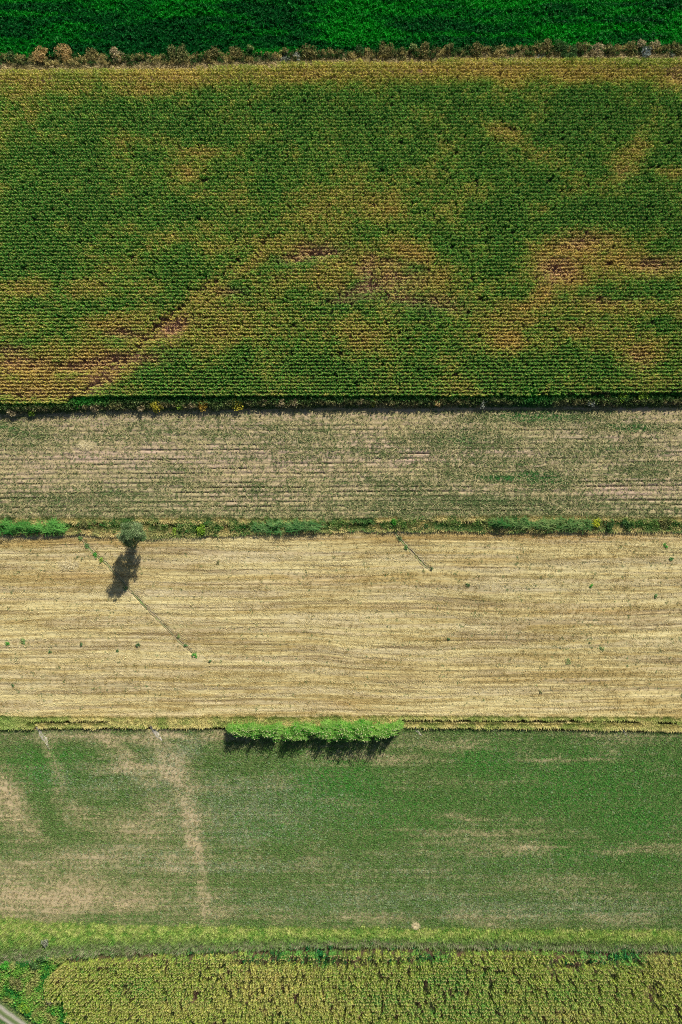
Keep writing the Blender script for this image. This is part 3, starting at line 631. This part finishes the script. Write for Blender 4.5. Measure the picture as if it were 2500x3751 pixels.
# low weeds in the gaps of the lower maize
n = 9000; px, py = rand_pts(n, 3440, 3600); sx, sy = seen(px, py, .8); dk = np.zeros(n)
for pts, w, a in GAP11: dk = np.maximum(dk, a * np.exp(-(seg_dist(sx, sy, pts) / w) ** 2))
edgew = np.exp(-((py - edge(9, px)) / 9) ** 2) * ss(.5, .6, fbm(px / 40, px * 0, 295, 3) + .1 * ss(900, 2300, px)) * .6
ok = (rng.random(n) < np.maximum(dk * (.12 + blobs(sx, sy, G11, warp=8)), edgew)); px, py = px[ok], py[ok]; n = len(px)
grass('maize_gap_weeds', px, py, np.array([.03, .20, .055]) * jit(n, .4), 'low dark green weeds in the bare gaps of the lower maize', 'weeds', WILD, rng.uniform(.6, 1.0, n), (0, 0), 'bush')

# ------------------------------------------------------------------ single plants
def bush(name, px, py, r, h, cols, label, group=None, dens=1.0, leaf=.17, cat='bush', sx=1.0, plume=False):
    """a lumpy bush of leaves on real twigs, standing where its middle is seen"""
    b = P(px, py, h * .45); b[2] = 0
    g = np.random.default_rng(int(px * 7 + py * 13)); nl = max(4, int(5 + r * 3)); L = []
    for i in range(nl):
        a = g.random() * 2 * math.pi; q = math.sqrt(g.random()) * r * .7
        L.append((math.cos(a) * q * sx, math.sin(a) * q, h * (.45 + .35 * g.random()) * (1 - .3 * q / r), r * (.32 + .25 * g.random())))
    nlf = int(170 * r * r * dens * sx + 60); V = []; F = []; K = []
    ca = np.array(cols[0]); cb = np.array(cols[1])
    for i in range(nlf):
        lx, ly, lz, lr = L[g.integers(nl)]
        d = g.normal(size=3); d /= np.linalg.norm(d); rr = lr * (.55 + .5 * g.random())
        c = np.array([lx + d[0] * rr, ly + d[1] * rr, max(.05, lz + d[2] * rr * h / max(r, .4) * .45)])
        if plume: a = np.array([d[0] * .5 - .3, d[1] * .5, 1.0]); a /= np.linalg.norm(a)
        else: a = g.normal(size=3); a /= np.linalg.norm(a)
        e = np.cross(a, g.normal(size=3)); e /= np.linalg.norm(e); s = leaf * (.6 + .8 * g.random()); w = .22 if plume else .5
        n0 = len(V); V += [c - a * s, c - e * s * w, c + a * s, c + e * s * w]; F.append((n0, n0 + 1, n0 + 2, n0 + 3))
        cc = (ca + (cb - ca) * g.random()) * (.8 + .4 * g.random()); K += [cc] * 4
    for lx, ly, lz, lr in L:                              # twigs from the foot to each clump
        s = np.array([-ly, lx, 0]); s = s / (np.linalg.norm(s) + 1e-6) * .025
        n0 = len(V); V += [-s, s, np.array([lx, ly, lz]) + s * .5, np.array([lx, ly, lz]) - s * .5]; F.append((n0, n0 + 1, n0 + 2, n0 + 3)); K += [np.array([.12, .09, .06])] * 4
    o = make_mesh(name, np.array(V), np.array(F), np.array(K), MAT['bush']); o.location = b
    return tag(o, label, cat, group)
RU = ((.13, .13, .045), (.34, .30, .11)); GO = ((.40, .28, .10), (.62, .46, .20)); OLV = ((.12, .15, .05), (.28, .27, .10)); DG = ((.03, .10, .03), (.13, .24, .07))
GY = ((.30, .33, .27), (.52, .55, .46)); PG = ((.20, .30, .09), (.38, .44, .16)); YE = ((.40, .40, .04), (.58, .48, .06)); BG = ((.05, .28, .03), (.12, .42, .05)); TN = ((.36, .30, .16), (.56, .47, .27))
YG = ((.16, .34, .03), (.34, .48, .06)); BL = ((.30, .36, .34), (.50, .55, .52)); OR = ((.50, .33, .05), (.60, .42, .08))
hd = 'bushes along the top hedgerow'
HEDGE = [
 (40, 207, 1.3, 1.3, DG, 'dark green bush at the left end of the top hedgerow'),
 (150, 197, 2.0, 1.7, GO, 'golden dry bush, left of two golden ones at the left of the top hedgerow'),
 (232, 192, 2.0, 1.9, GO, 'golden dry bush, right of two golden ones at the left of the top hedgerow'),
 (335, 203, 1.5, 1.4, RU, 'brown bush just right of the two golden bushes in the top hedgerow'),
 (425, 202, 1.9, 1.5, TN, 'wide tan bush between brown bush and pale olive bush in the top hedgerow'),
 (510, 208, 1.2, 1.2, OLV, 'small pale olive bush right of the wide tan bush in the top hedgerow'),
 (655, 193, 2.3, 1.9, OLV, 'large olive green bush with shaded right side in the left half of the top hedgerow'),
 (775, 190, 1.8, 1.7, RU, 'rust brown bush next right of the large olive bush in the top hedgerow'),
 (868, 192, 1.7, 1.6, RU, 'rust brown bush beside the upright pale green plume in the top hedgerow'),
 (918, 180, .9, 2.0, PG, 'upright pale green plume of a bush rising between rust bushes in the top hedgerow'),
 (1048, 186, .9, 1.9, RU, 'narrow upright brown bush behind the whitish bushes in the top hedgerow'),
 (1046, 212, 1.3, 1.0, GY, 'whitish grey bush in front of the narrow brown one in the top hedgerow'),
 (1088, 208, 1.1, .9, GY, 'smaller whitish grey bush touching the first whitish one in the top hedgerow'),
 (1130, 188, 2.0, 1.6, RU, 'wide brown bush just right of the whitish pair in the top hedgerow'),
 (1318, 186, 1.3, 1.7, DG, 'dark green bush near the middle of the top hedgerow'),
 (1413, 184, 1.9, 1.9, RU, 'round rust brown bush near the middle of the top hedgerow'),
 (1472, 202, 1.6, 1.2, OLV, 'low olive bush between rust bush and pale green column in the top hedgerow'),
 (1514, 172, .9, 2.4, PG, 'tall pale green column of a bush near the middle of the top hedgerow'),
 (1556, 182, 1.8, 1.8, RU, 'round tan and rust bush just right of the pale green column in the top hedgerow'),
 (1645, 174, 1.2, 2.0, OLV, 'upright olive bush in the right half of the top hedgerow'),
 (1750, 186, 1.8, 1.5, RU, 'wide brown bush right of the upright olive bush in the top hedgerow'),
 (1992, 172, 2.0, 1.7, RU, 'rust coloured bush left of the big dark green bush in the top hedgerow'),
 (1984, 208, 1.0, .9, GY, 'pale grey round bush at the maize edge left of the big dark green bush'),
 (2058, 166, 1.7, 2.2, DG, 'leafy green bush forming the upper left of the big green clump in the top hedgerow'),
 (2090, 200, 1.9, 2.2, DG, 'big dark green bush reaching down to the maize in the top hedgerow'),
 (2130, 168, 1.5, 2.0, OLV, 'olive green bush at the upper right of the big green clump in the top hedgerow'),
 (2190, 184, 1.8, 1.5, TN, 'tan grassy bush right of the big green clump in the top hedgerow'),
 (2235, 178, 1.3, 1.8, OLV, 'olive bush between tan grassy bush and brownish bush in the top hedgerow'),
 (2310, 176, 1.6, 1.6, RU, 'brownish bush left of the blue grey bush in the top hedgerow'),
 (2350, 160, .9, 2.0, TN, 'upright tan bush standing above the blue grey bush in the top hedgerow'),
 (2366, 192, 1.4, 1.5, BL, 'blue grey round bush near the right end of the top hedgerow'),
 (2402, 166, 1.2, 1.6, TN, 'tan bush right of the blue grey bush in the top hedgerow'),
 (2462, 202, .8, .8, GY, 'small grey bush near the right end of the top hedgerow'),
 (2485, 178, 1.6, 1.4, OLV, 'olive tan bush at the right end of the top hedgerow'),
]
for px_, py_, r_, h_, cs, lb in HEDGE: bush('hedge_bush', px_, py_, r_, h_ * .85, cs, lb, hd)
vg = 'bushes along the verge below the upper maize'
VERGE = [
 (45, 1510, 1.2, 1.2, TN, 'straw coloured bush at the left end of the verge below the upper maize'),
 (115, 1512, 1.0, 1.0, YG, 'small yellow green bush second from the left end of the verge below the upper maize'),
 (205, 1497, 1.3, 1.2, OLV, 'olive bush left of the bright green weeds in the verge below the upper maize'),
 (275, 1486, 1.6, 1.1, BG, 'bright green bush at the step in the last maize row'),
 (345, 1492, 1.3, 1.2, TN, 'tan bush right of the bright green bush in the verge below the upper maize'),
 (415, 1492, 1.6, 1.2, OLV, 'wide straw tipped olive bush in the left part of the verge below the upper maize'),
 (518, 1496, .9, 1.6, TN, 'spiky pale bush left of the yellow bush in the verge below the upper maize'),
 (575, 1487, 1.7, 1.4, YE, 'wide mustard yellow bush, leftmost yellow one in the verge below the upper maize'),
 (655, 1485, 1.3, 1.3, YG, 'yellow green bush between the mustard and orange tinged bushes of the verge'),
 (703, 1484, .8, 1.7, TN, 'upright tan plume left of the orange tinged bush in the verge below the upper maize'),
 (745, 1484, 1.5, 1.3, OR, 'orange and green bush right of the tan plume in the verge below the upper maize'),
 (800, 1482, 1.2, 1.5, PG, 'pale green leafy bush between two orange yellow bushes in the verge'),
 (872, 1480, 1.6, 1.2, YE, 'yellow bush right of the pale leafy bush in the verge below the upper maize'),
 (968, 1478, 1.0, 1.2, TN, 'small tan bush right of the last mustard bush in the verge below the upper maize'),
 (1034, 1476, 1.0, 1.7, TN, 'spreading feathery tan bush, left of a pair in the verge below the upper maize'),
 (1078, 1474, 1.0, 1.7, TN, 'spreading feathery tan bush, right of a pair in the verge below the upper maize'),
 (1325, 1476, 1.0, 1.2, TN, 'tan bush left of the little yellow bush near the middle of the verge'),
 (1372, 1476, .9, 1.1, YE, 'little yellow bush near the middle of the verge below the upper maize'),
 (1605, 1474, 1.1, 1.2, GO, 'golden dry bush right of the middle of the verge below the upper maize'),
 (1770, 1476, 1.2, 1.4, GY, 'greyish dry bush right of the golden one in the verge below the upper maize'),
 (1940, 1432, 1.8, 1.9, BG, 'bright green bush pushing into the last maize rows on the right'),
 (2165, 1476, 1.2, 1.2, GY, 'grey flowering bush in the right part of the verge below the upper maize'),
 (2222, 1466, 1.3, 1.3, OLV, 'olive tufted bush left of the yellow green bushes on the right of the verge'),
 (2282, 1458, 1.3, 1.5, YG, 'yellow green bush, left of two bright ones on the right of the verge'),
 (2355, 1456, 1.4, 1.5, YG, 'yellow green bush, right of two bright ones on the right of the verge'),
]
for px_, py_, r_, h_, cs, lb in VERGE: bush('verge_bush', px_, py_, r_ * .95, h_ + .4, cs, lb, vg)
DITCH = [
 (738, 1940, 1.3, 1.2, YG, 'round yellow green bush in the ditch right of the tree'),
 (640, 1946, .9, .7, YG, 'low yellow green bush by the ditch just right of the tree'),
 (300, 1925, 1.4, 1.0, OLV, 'olive bush at the head of the long drain furrow'),
 (1105, 1925, 1.0, 1.2, DG, 'dark green bush right of the middle reed bed in the ditch'),
 (1440, 1912, .9, 1.0, BG, 'bright green bush at the head of the short drain furrow'),
 (1555, 1925, .9, .8, DG, 'dark green bush in the ditch right of the short drain furrow'),
 (2190, 1918, 1.2, 1.4, ((.42, .48, .03), (.55, .58, .06)), 'lime yellow bush among the right hand reeds of the ditch'),
 (2236, 1922, 1.2, 1.3, DG, 'dark green bush right of the lime yellow bush in the ditch'),
 (2300, 1922, 1.4, 1.2, DG, 'dark bush, second right of the lime yellow bush in the ditch'),
 (2440, 1918, 1.3, 1.0, OLV, 'olive bush at the right end of the ditch'),
]
for px_, py_, r_, h_, cs, lb in DITCH: bush('ditch_bush', px_, py_, r_, h_, cs, lb, 'bushes along the ditch')
FIELD = [
 (28, 2356, 1.0, .6, BG, 'bright green weed clump at the left edge of the stubble'),
 (85, 2350, 1.3, .4, ((.10, .24, .06), (.24, .34, .10)), 'wide thin green weed patch beside the bright clump at the left of the stubble'),
 (300, 2360, .6, .5, DG, 'small dark weed in the left part of the stubble'),
 (506, 2362, .7, .7, DG, 'compact dark green weed left of the long drain furrow'),
 (430, 2384, .5, .4, DG, 'tiny dark weed below the small weeds left of the compact dark one'),
 (185, 2386, .6, .5, ((.06, .2, .05), (.16, .3, .09)), 'small green weed beneath the wide patch on the left of the stubble'),
 (770, 2420, .5, .5, DG, 'lone dark weed past the lower end of the long drain furrow'),
 (715, 2398, 1.1, .6, BG, 'bright green weed clump at the lower end of the long drain furrow'),
 (680, 2364, .7, .5, ((.06, .2, .05), (.16, .3, .09)), 'green weed just above the bright clump on the long drain furrow'),
 (655, 2332, .6, .4, PG, 'pale green weed on the lower half of the long drain furrow'),
 (460, 2155, .9, .6, DG, 'dark weed in the tree shadow on the long drain furrow'),
 (372, 2052, 1.0, .6, YG, 'yellow green weed clump on the upper part of the long drain furrow'),
 (350, 2035, .9, .6, BG, 'bright green weed clump above the yellow green one on the long drain furrow'),
 (318, 2000, .9, .5, ((.06, .2, .05), (.18, .32, .09)), 'long leafy weed near the top of the long drain furrow'),
 (295, 1972, .8, .5, ((.08, .24, .05), (.2, .34, .09)), 'topmost green weed on the long drain furrow'),
 (800, 2060, .7, .5, OLV, 'grey green weed alone in the stubble between the two drain furrows'),
 (1462, 1972, 1.0, .6, DG, 'dark leafy weed at the top of the short drain furrow'),
 (1490, 2003, .9, .5, ((.06, .2, .05), (.18, .32, .09)), 'green weed midway along the short drain furrow'),
 (1582, 2080, .6, .5, DG, 'dark weed at the lower end of the short drain furrow'),
 (2168, 2146, .6, .6, BG, 'bright green weed in the right half of the stubble'),
 (1715, 2142, .8, .5, DG, 'dark weed right of and below the short drain furrow'),
 (2404, 2184, .7, .5, ((.06, .2, .05), (.18, .32, .09)), 'green weed near the right edge of the stubble'),
 (2440, 1998, .9, .5, BG, 'upper bright green weed near the right edge of the stubble'),
 (2462, 2046, .9, .5, ((.06, .2, .05), (.18, .32, .09)), 'lower green weed near the right edge of the stubble'),
 (2205, 2376, .9, .4, ((.10, .26, .06), (.24, .36, .1)), 'thin green weed patch low in the right half of the stubble'),
 (2080, 2424, 1.3, .3, ((.16, .26, .08), (.3, .36, .14)), 'faint green weed patch low in the stubble right of centre'),
 (1642, 2340, .6, .5, DG, 'dark weed low in the middle of the stubble'),
 (48, 2510, .5, .5, DG, 'lone dark weed at the lower left of the stubble'),
 (1982, 2534, .6, .5, OLV, 'grey green weed near the lower edge of the stubble right of centre'),
]
for px_, py_, r_, h_, cs, lb in FIELD: bush('weed', px_, py_, r_ * .7, h_ * .6, tuple(tuple(v * 1.25 + .03 for v in q) for q in cs), lb, 'single weeds in the stubble field', dens=.8, leaf=.12, cat='weed')
CORNER = [
 (165, 3455, 1.0, 1.3, ((.22, .25, .17), (.36, .38, .28)), 'grey dry bush in the tall grass at the bottom left'),
 (140, 3525, 1.8, 1.8, DG, 'dark green bush left of the corner of the lower maize'),
 (182, 3668, .9, 1.1, ((.36, .34, .34), (.56, .54, .52)), 'grey white dead bush at the notch in the lower maize edge'),
 (245, 3690, 1.6, 1.2, BG, 'bright green bush in the notch of the lower maize edge'),
 (60, 3600, 2.0, 1.7, OLV, 'olive bush in the middle of the bottom left weeds'),
 (90, 3690, 1.4, 1.3, YG, 'yellow green bush beside the farm track'),
 (25, 3540, 1.6, 1.5, BG, 'leafy bright green bush at the left edge of the bottom weeds'),
]
for px_, py_, r_, h_, cs, lb in CORNER: bush('corner_bush', px_, py_, r_, h_, cs, lb, 'bushes in the bottom left corner')

# pale straw heaps
def heap(px, py, r, label):
    n = 260; g = np.random.default_rng(int(px)); a = g.random(n) * 2 * math.pi; q = np.sqrt(g.random(n)) * r
    pos = np.stack([np.cos(a) * q * 1.6, np.sin(a) * q * .7, .05 + .3 * (1 - q / r)], -1)
    V, F, Cc = scatter(pos, SLIV, np.full(n, .7), mix(np.array([.62, .52, .27]), np.array([.78, .70, .45]), g.random(n)))
    o = make_mesh('straw_heap', V, F, Cc, MAT['straw']); o.location = P(px, py)
    return tag(o, label, 'straw heap')
heap(1523, 3389, .3, 'small pale straw heap at the lower edge of the green field')
heap(250, 2066, 1.5, 'spread of pale straw on the stubble left of the long drain furrow')
heap(318, 1632, 1.2, 'tuft of yellow straw on the tilled field near its upper left')

# reeds
def reed_tpl(seed, h=3.0):
    g = np.random.default_rng(seed); V = []; F = []; T = []
    n0 = 0; s = np.array([.03, 0, 0]); V += [-s, s, s * .6 + [0, 0, h * .92], -s * .6 + [0, 0, h * .92]]; T += [.8] * 4; F.append((0, 1, 2, 3))
    for i in range(7):
        z = h * (.3 + .6 * i / 6); ph = i * 2.4 + g.random(); l = .95 * (.6 + .7 * g.random()); d = np.array([math.cos(ph), math.sin(ph), 0]); w = np.array([-d[1], d[0], 0]) * .05
        n0 = len(V)
        for t, dz, ww in ((0, 0, .8), (.5, .22, 1), (1, .05, .2)):
            c = d * l * t + np.array([0, 0, z + dz]); V += [c - w * ww, c + w * ww]; T += [1, 1]
        F += [(n0, n0 + 1, n0 + 3, n0 + 2), (n0 + 2, n0 + 3, n0 + 5, n0 + 4)]
    return np.array(V), np.array(F), np.array(T)
def head_tpl(seed, h=3.0):
    g = np.random.default_rng(seed); V = []; F = []; T = []
    for i in range(3):
        ph = i * math.pi / 3 + g.random(); s = np.array([math.cos(ph), math.sin(ph), 0]) * .085; n0 = len(V); b = np.array([0, 0, h * .9]); tp = b + np.array([g.normal() * .06, g.normal() * .06, .42])
        V += [b, b * .5 + tp * .5 - s, tp, b * .5 + tp * .5 + s]; T += [1] * 4; F.append((n0, n0 + 1, n0 + 2, n0 + 3))
    return np.array(V), np.array(F), np.array(T)
def reeds(name, poly, n, h, c0, c1, label, heads=True, hc=((.36, .42, .18), (.58, .58, .34)), lean=(-.12, -.10)):
    """poly: list of (px, top, bottom) on the ground"""
    root = bpy.data.objects.new(name, None); C.objects.link(root)
    xs = [q[0] for q in poly]; cx = (xs[0] + xs[-1]) / 2; cy = np.mean([(q[1] + q[2]) / 2 for q in poly]); base = P(cx, cy); root.location = base
    px = rng.uniform(xs[0], xs[-1], n); t = rng.random(n)
    a = np.interp(px, xs, [q[1] for q in poly]); b = np.interp(px, xs, [q[2] for q in poly]); py = a + (b - a) * t
    hole = fbm(px / 16, py / 14, 331, 2); wv_ = (fbm(px / 14, px * 0 + 4, 334, 3) - .42) * 1.5; ok = (hole < .60) & (t > np.maximum(0, wv_)) & (t < 1 + np.minimum(0, (fbm(px / 11, px * 0 + 8, 335, 3) - .45) * .9)); px, py, t = px[ok], py[ok], t[ok]; n = len(px)
    edge_ = np.minimum(1, np.minimum(px - xs[0], xs[-1] - px) / 40 + .45)
    hs = rng.uniform(.5, 1.1, n) * edge_ * (.72 + .28 * ss(0, .35, t)) * (.7 + .5 * vn(px / 40, py / 30, 332)) * h / 3.0
    u = np.clip(fbm(px / 26, py / 20, 333, 3) + rng.normal(0, .3, n), 0, 1)
    pos = W(px, py) - base
    ln = rng.normal(0, .06, (n, 2)) + np.array(lean)
    st = rng.bit_generator.state
    V, F, Cc = scatter(pos, [reed_tpl(600 + i) for i in range(4)], np.full(n, 1.0), mix(np.array(c0), np.array(c1), u) * jit(n, .25), lean=ln, zs=hs, rot=np.zeros(n))
    make_mesh('reed_leaves', V, F, Cc, MAT['grass'], root)
    if heads:
        V, F, Cc = scatter(pos, [head_tpl(620 + i) for i in range(4)], np.full(n, 1.0), mix(np.array(hc[0]), np.array(hc[1]), rng.random(n)), lean=ln, zs=hs, rot=np.zeros(n))
        make_mesh('seed_heads', V, F, Cc, MAT['straw'], root)
    return tag(root, label, 'reeds')
reeds('reed_clump', [(845, 2650, 2666), (880, 2636, 2676), (940, 2632, 2682), (1000, 2638, 2684), (1060, 2642, 2688), (1120, 2634, 2690), (1200, 2634, 2690), (1300, 2632, 2688), (1370, 2634, 2686), (1430, 2636, 2674), (1470, 2640, 2654)],
      1850, 4.1, (.05, .27, .02), (.34, .56, .12), 'large bright green reed clump with pale heads on the bank above the lower green field')
reeds('reed_bed', [(-200, 1914, 1944), (0, 1908, 1948), (80, 1906, 1950), (200, 1905, 1950), (245, 1908, 1948)], 520, 1.9, (.03, .20, .03), (.20, .46, .10), 'bright green wind combed reed bed at the left end of the ditch', heads=False, lean=(-.25, -.1))
reeds('reed_bed', [(925, 1912, 1940), (970, 1906, 1948), (1030, 1904, 1948), (1090, 1908, 1942), (1170, 1905, 1938), (1185, 1908, 1934)], 330, 1.8, (.03, .17, .04), (.24, .38, .13), 'dark green reed bed near the middle of the ditch', heads=False)
reeds('reed_bed', [(1800, 1904, 1926), (1900, 1898, 1932), (2000, 1898, 1936), (2100, 1900, 1938), (2170, 1902, 1936)], 420, 1.7, (.03, .15, .03), (.26, .36, .12), 'long green reed bed in the right half of the ditch', heads=False)

# tree
def tube(V, F, p0, p1, r0, r1, n=8):
    p0, p1 = np.array(p0, float), np.array(p1, float); d = p1 - p0; d /= np.linalg.norm(d)
    a = np.cross(d, [0.3, 1, .2]); a /= np.linalg.norm(a); b = np.cross(d, a); i0 = len(V)
    for p, r in ((p0, r0), (p1, r1)):
        for i in range(n): V.append(p + (a * math.cos(2 * math.pi * i / n) + b * math.sin(2 * math.pi * i / n)) * r)
    for i in range(n): F.append((i0 + i, i0 + (i + 1) % n, i0 + n + (i + 1) % n, i0 + n + i))
root = bpy.data.objects.new('field_tree', None); C.objects.link(root); root.location = P(517, 1953)
tag(root, 'lone round grey green tree on the ditch edge casting a long shadow over the stubble', 'tree')
g = np.random.default_rng(5); TV = []; TF = []
pts = [(0, 0, -.1), (.05, 0, 1.2), (-.05, .08, 2.6), (.05, 0, 4.8), (-.05, .05, 8.2)]; rad = [.28, .22, .18, .11, .03]
for a, b, r0, r1 in zip(pts[:-1], pts[1:], rad[:-1], rad[1:]): tube(TV, TF, a, b, r0, r1, 10)
limbs = []
for i in range(16):
    z0 = 2.0 + 4.4 * i / 16; a = i * 2.4 + g.random() * .6; l = 2.1 * math.sin(min(1, .45 + i / 22) * math.pi * .8) + .5
    e = np.array([math.cos(a) * l, math.sin(a) * l, z0 + 1.6 + g.random() * .8]); m_ = np.array([math.cos(a) * l * .5, math.sin(a) * l * .5, z0 + .6])
    tube(TV, TF, (0, 0, z0), m_, .075, .05, 6); tube(TV, TF, m_, e, .05, .02, 6); limbs += [m_, e]
TV = np.array(TV); make_mesh('trunk', TV, np.array(TF), np.tile(np.array([.14, .11, .08]), (len(TV), 1)) * (.8 + .4 * g.random((len(TV), 1))), MAT['bark'], root)
cl = []
for i in range(84):                                        # leaf clumps through an egg-shaped crown
    while True:
        q = g.uniform(-1, 1, 3)
        if .25 < np.linalg.norm(q) < 1: break
    zz = 6.3 + q[2] * 4.0; wd = 1 - .05 * max(q[2], 0) - .1 * max(-q[2], 0)
    cl.append((q[0] * 2.65 * wd, q[1] * 2.65 * wd, zz, .42 + .4 * g.random(), g.random()))
V = []; F = []; K = []
for cx, cy, cz, cr, cb in cl:
    ca = np.array([.09, .17, .06]) * (1 - cb) + np.array([.27, .36, .17]) * cb
    for j in range(int(240 * cr)):
        d = g.normal(size=3); d /= np.linalg.norm(d); c = np.array([cx, cy, cz]) + d * cr * (.4 + .75 * g.random())
        a = g.normal(size=3) + np.array([0, 0, -.5]); a /= np.linalg.norm(a); e = np.cross(a, g.normal(size=3)); e /= np.linalg.norm(e); s = .13 * (.7 + .7 * g.random())
        n0 = len(V); V += [c - a * s, c - e * s * .4, c + a * s, c + e * s * .4]; F.append((n0, n0 + 1, n0 + 2, n0 + 3)); K += [ca * (.7 + .6 * g.random())] * 4
make_mesh('crown', np.array(V), np.array(F), np.array(K), MAT['bush'], root)

# ------------------------------------------------------------------ light, sky, camera
EL = math.radians(33.0); AZ = math.atan2(.38, .925)          # sun behind the top of the picture, a little right
sd = Vector((math.sin(AZ) * math.cos(EL), math.cos(AZ) * math.cos(EL), math.sin(EL)))
sl = bpy.data.lights.new('sun', 'SUN'); sl.energy = 4.6; sl.angle = math.radians(.5); sl.color = (1.0, .94, .84)
so = bpy.data.objects.new('sun', sl); C.objects.link(so); so.rotation_euler = sd.to_track_quat('Z', 'Y').to_euler(); so.location = (30, 90, 120)
w = bpy.data.worlds.new('World'); bpy.context.scene.world = w; w.use_nodes = True
N = w.node_tree.nodes; L = w.node_tree.links; N.clear()
sk = N.new('ShaderNodeTexSky'); sk.sky_type = 'NISHITA'; sk.sun_disc = False; sk.sun_elevation = EL; sk.sun_rotation = AZ
bg = N.new('ShaderNodeBackground'); bg.inputs['Strength'].default_value = .05; wo = N.new('ShaderNodeOutputWorld')
L.new(sk.outputs[0], bg.inputs[0]); L.new(bg.outputs[0], wo.inputs[0])
cam = bpy.data.cameras.new('camera'); co = bpy.data.objects.new('camera', cam); C.objects.link(co)
co.location = (0, 0, H); co.rotation_euler = (0, 0, 0)
cam.sensor_fit = 'VERTICAL'; cam.sensor_height = 36; cam.lens = 24; cam.clip_end = 3000; cam.clip_start = .5
s = bpy.context.scene; s.camera = co
s.render.resolution_x = 682; s.render.resolution_y = 1024
s.view_settings.view_transform = 'Standard'; s.view_settings.look = 'None'; s.view_settings.gamma = 1
s.view_settings.exposure = .62
s.render.engine = 'CYCLES'; s.cycles.use_denoising = False; s.cycles.filter_width = 1.1; s.cycles.max_bounces = 5; s.cycles.diffuse_bounces = 3; s.cycles.glossy_bounces = 1; s.cycles.transmission_bounces = 3
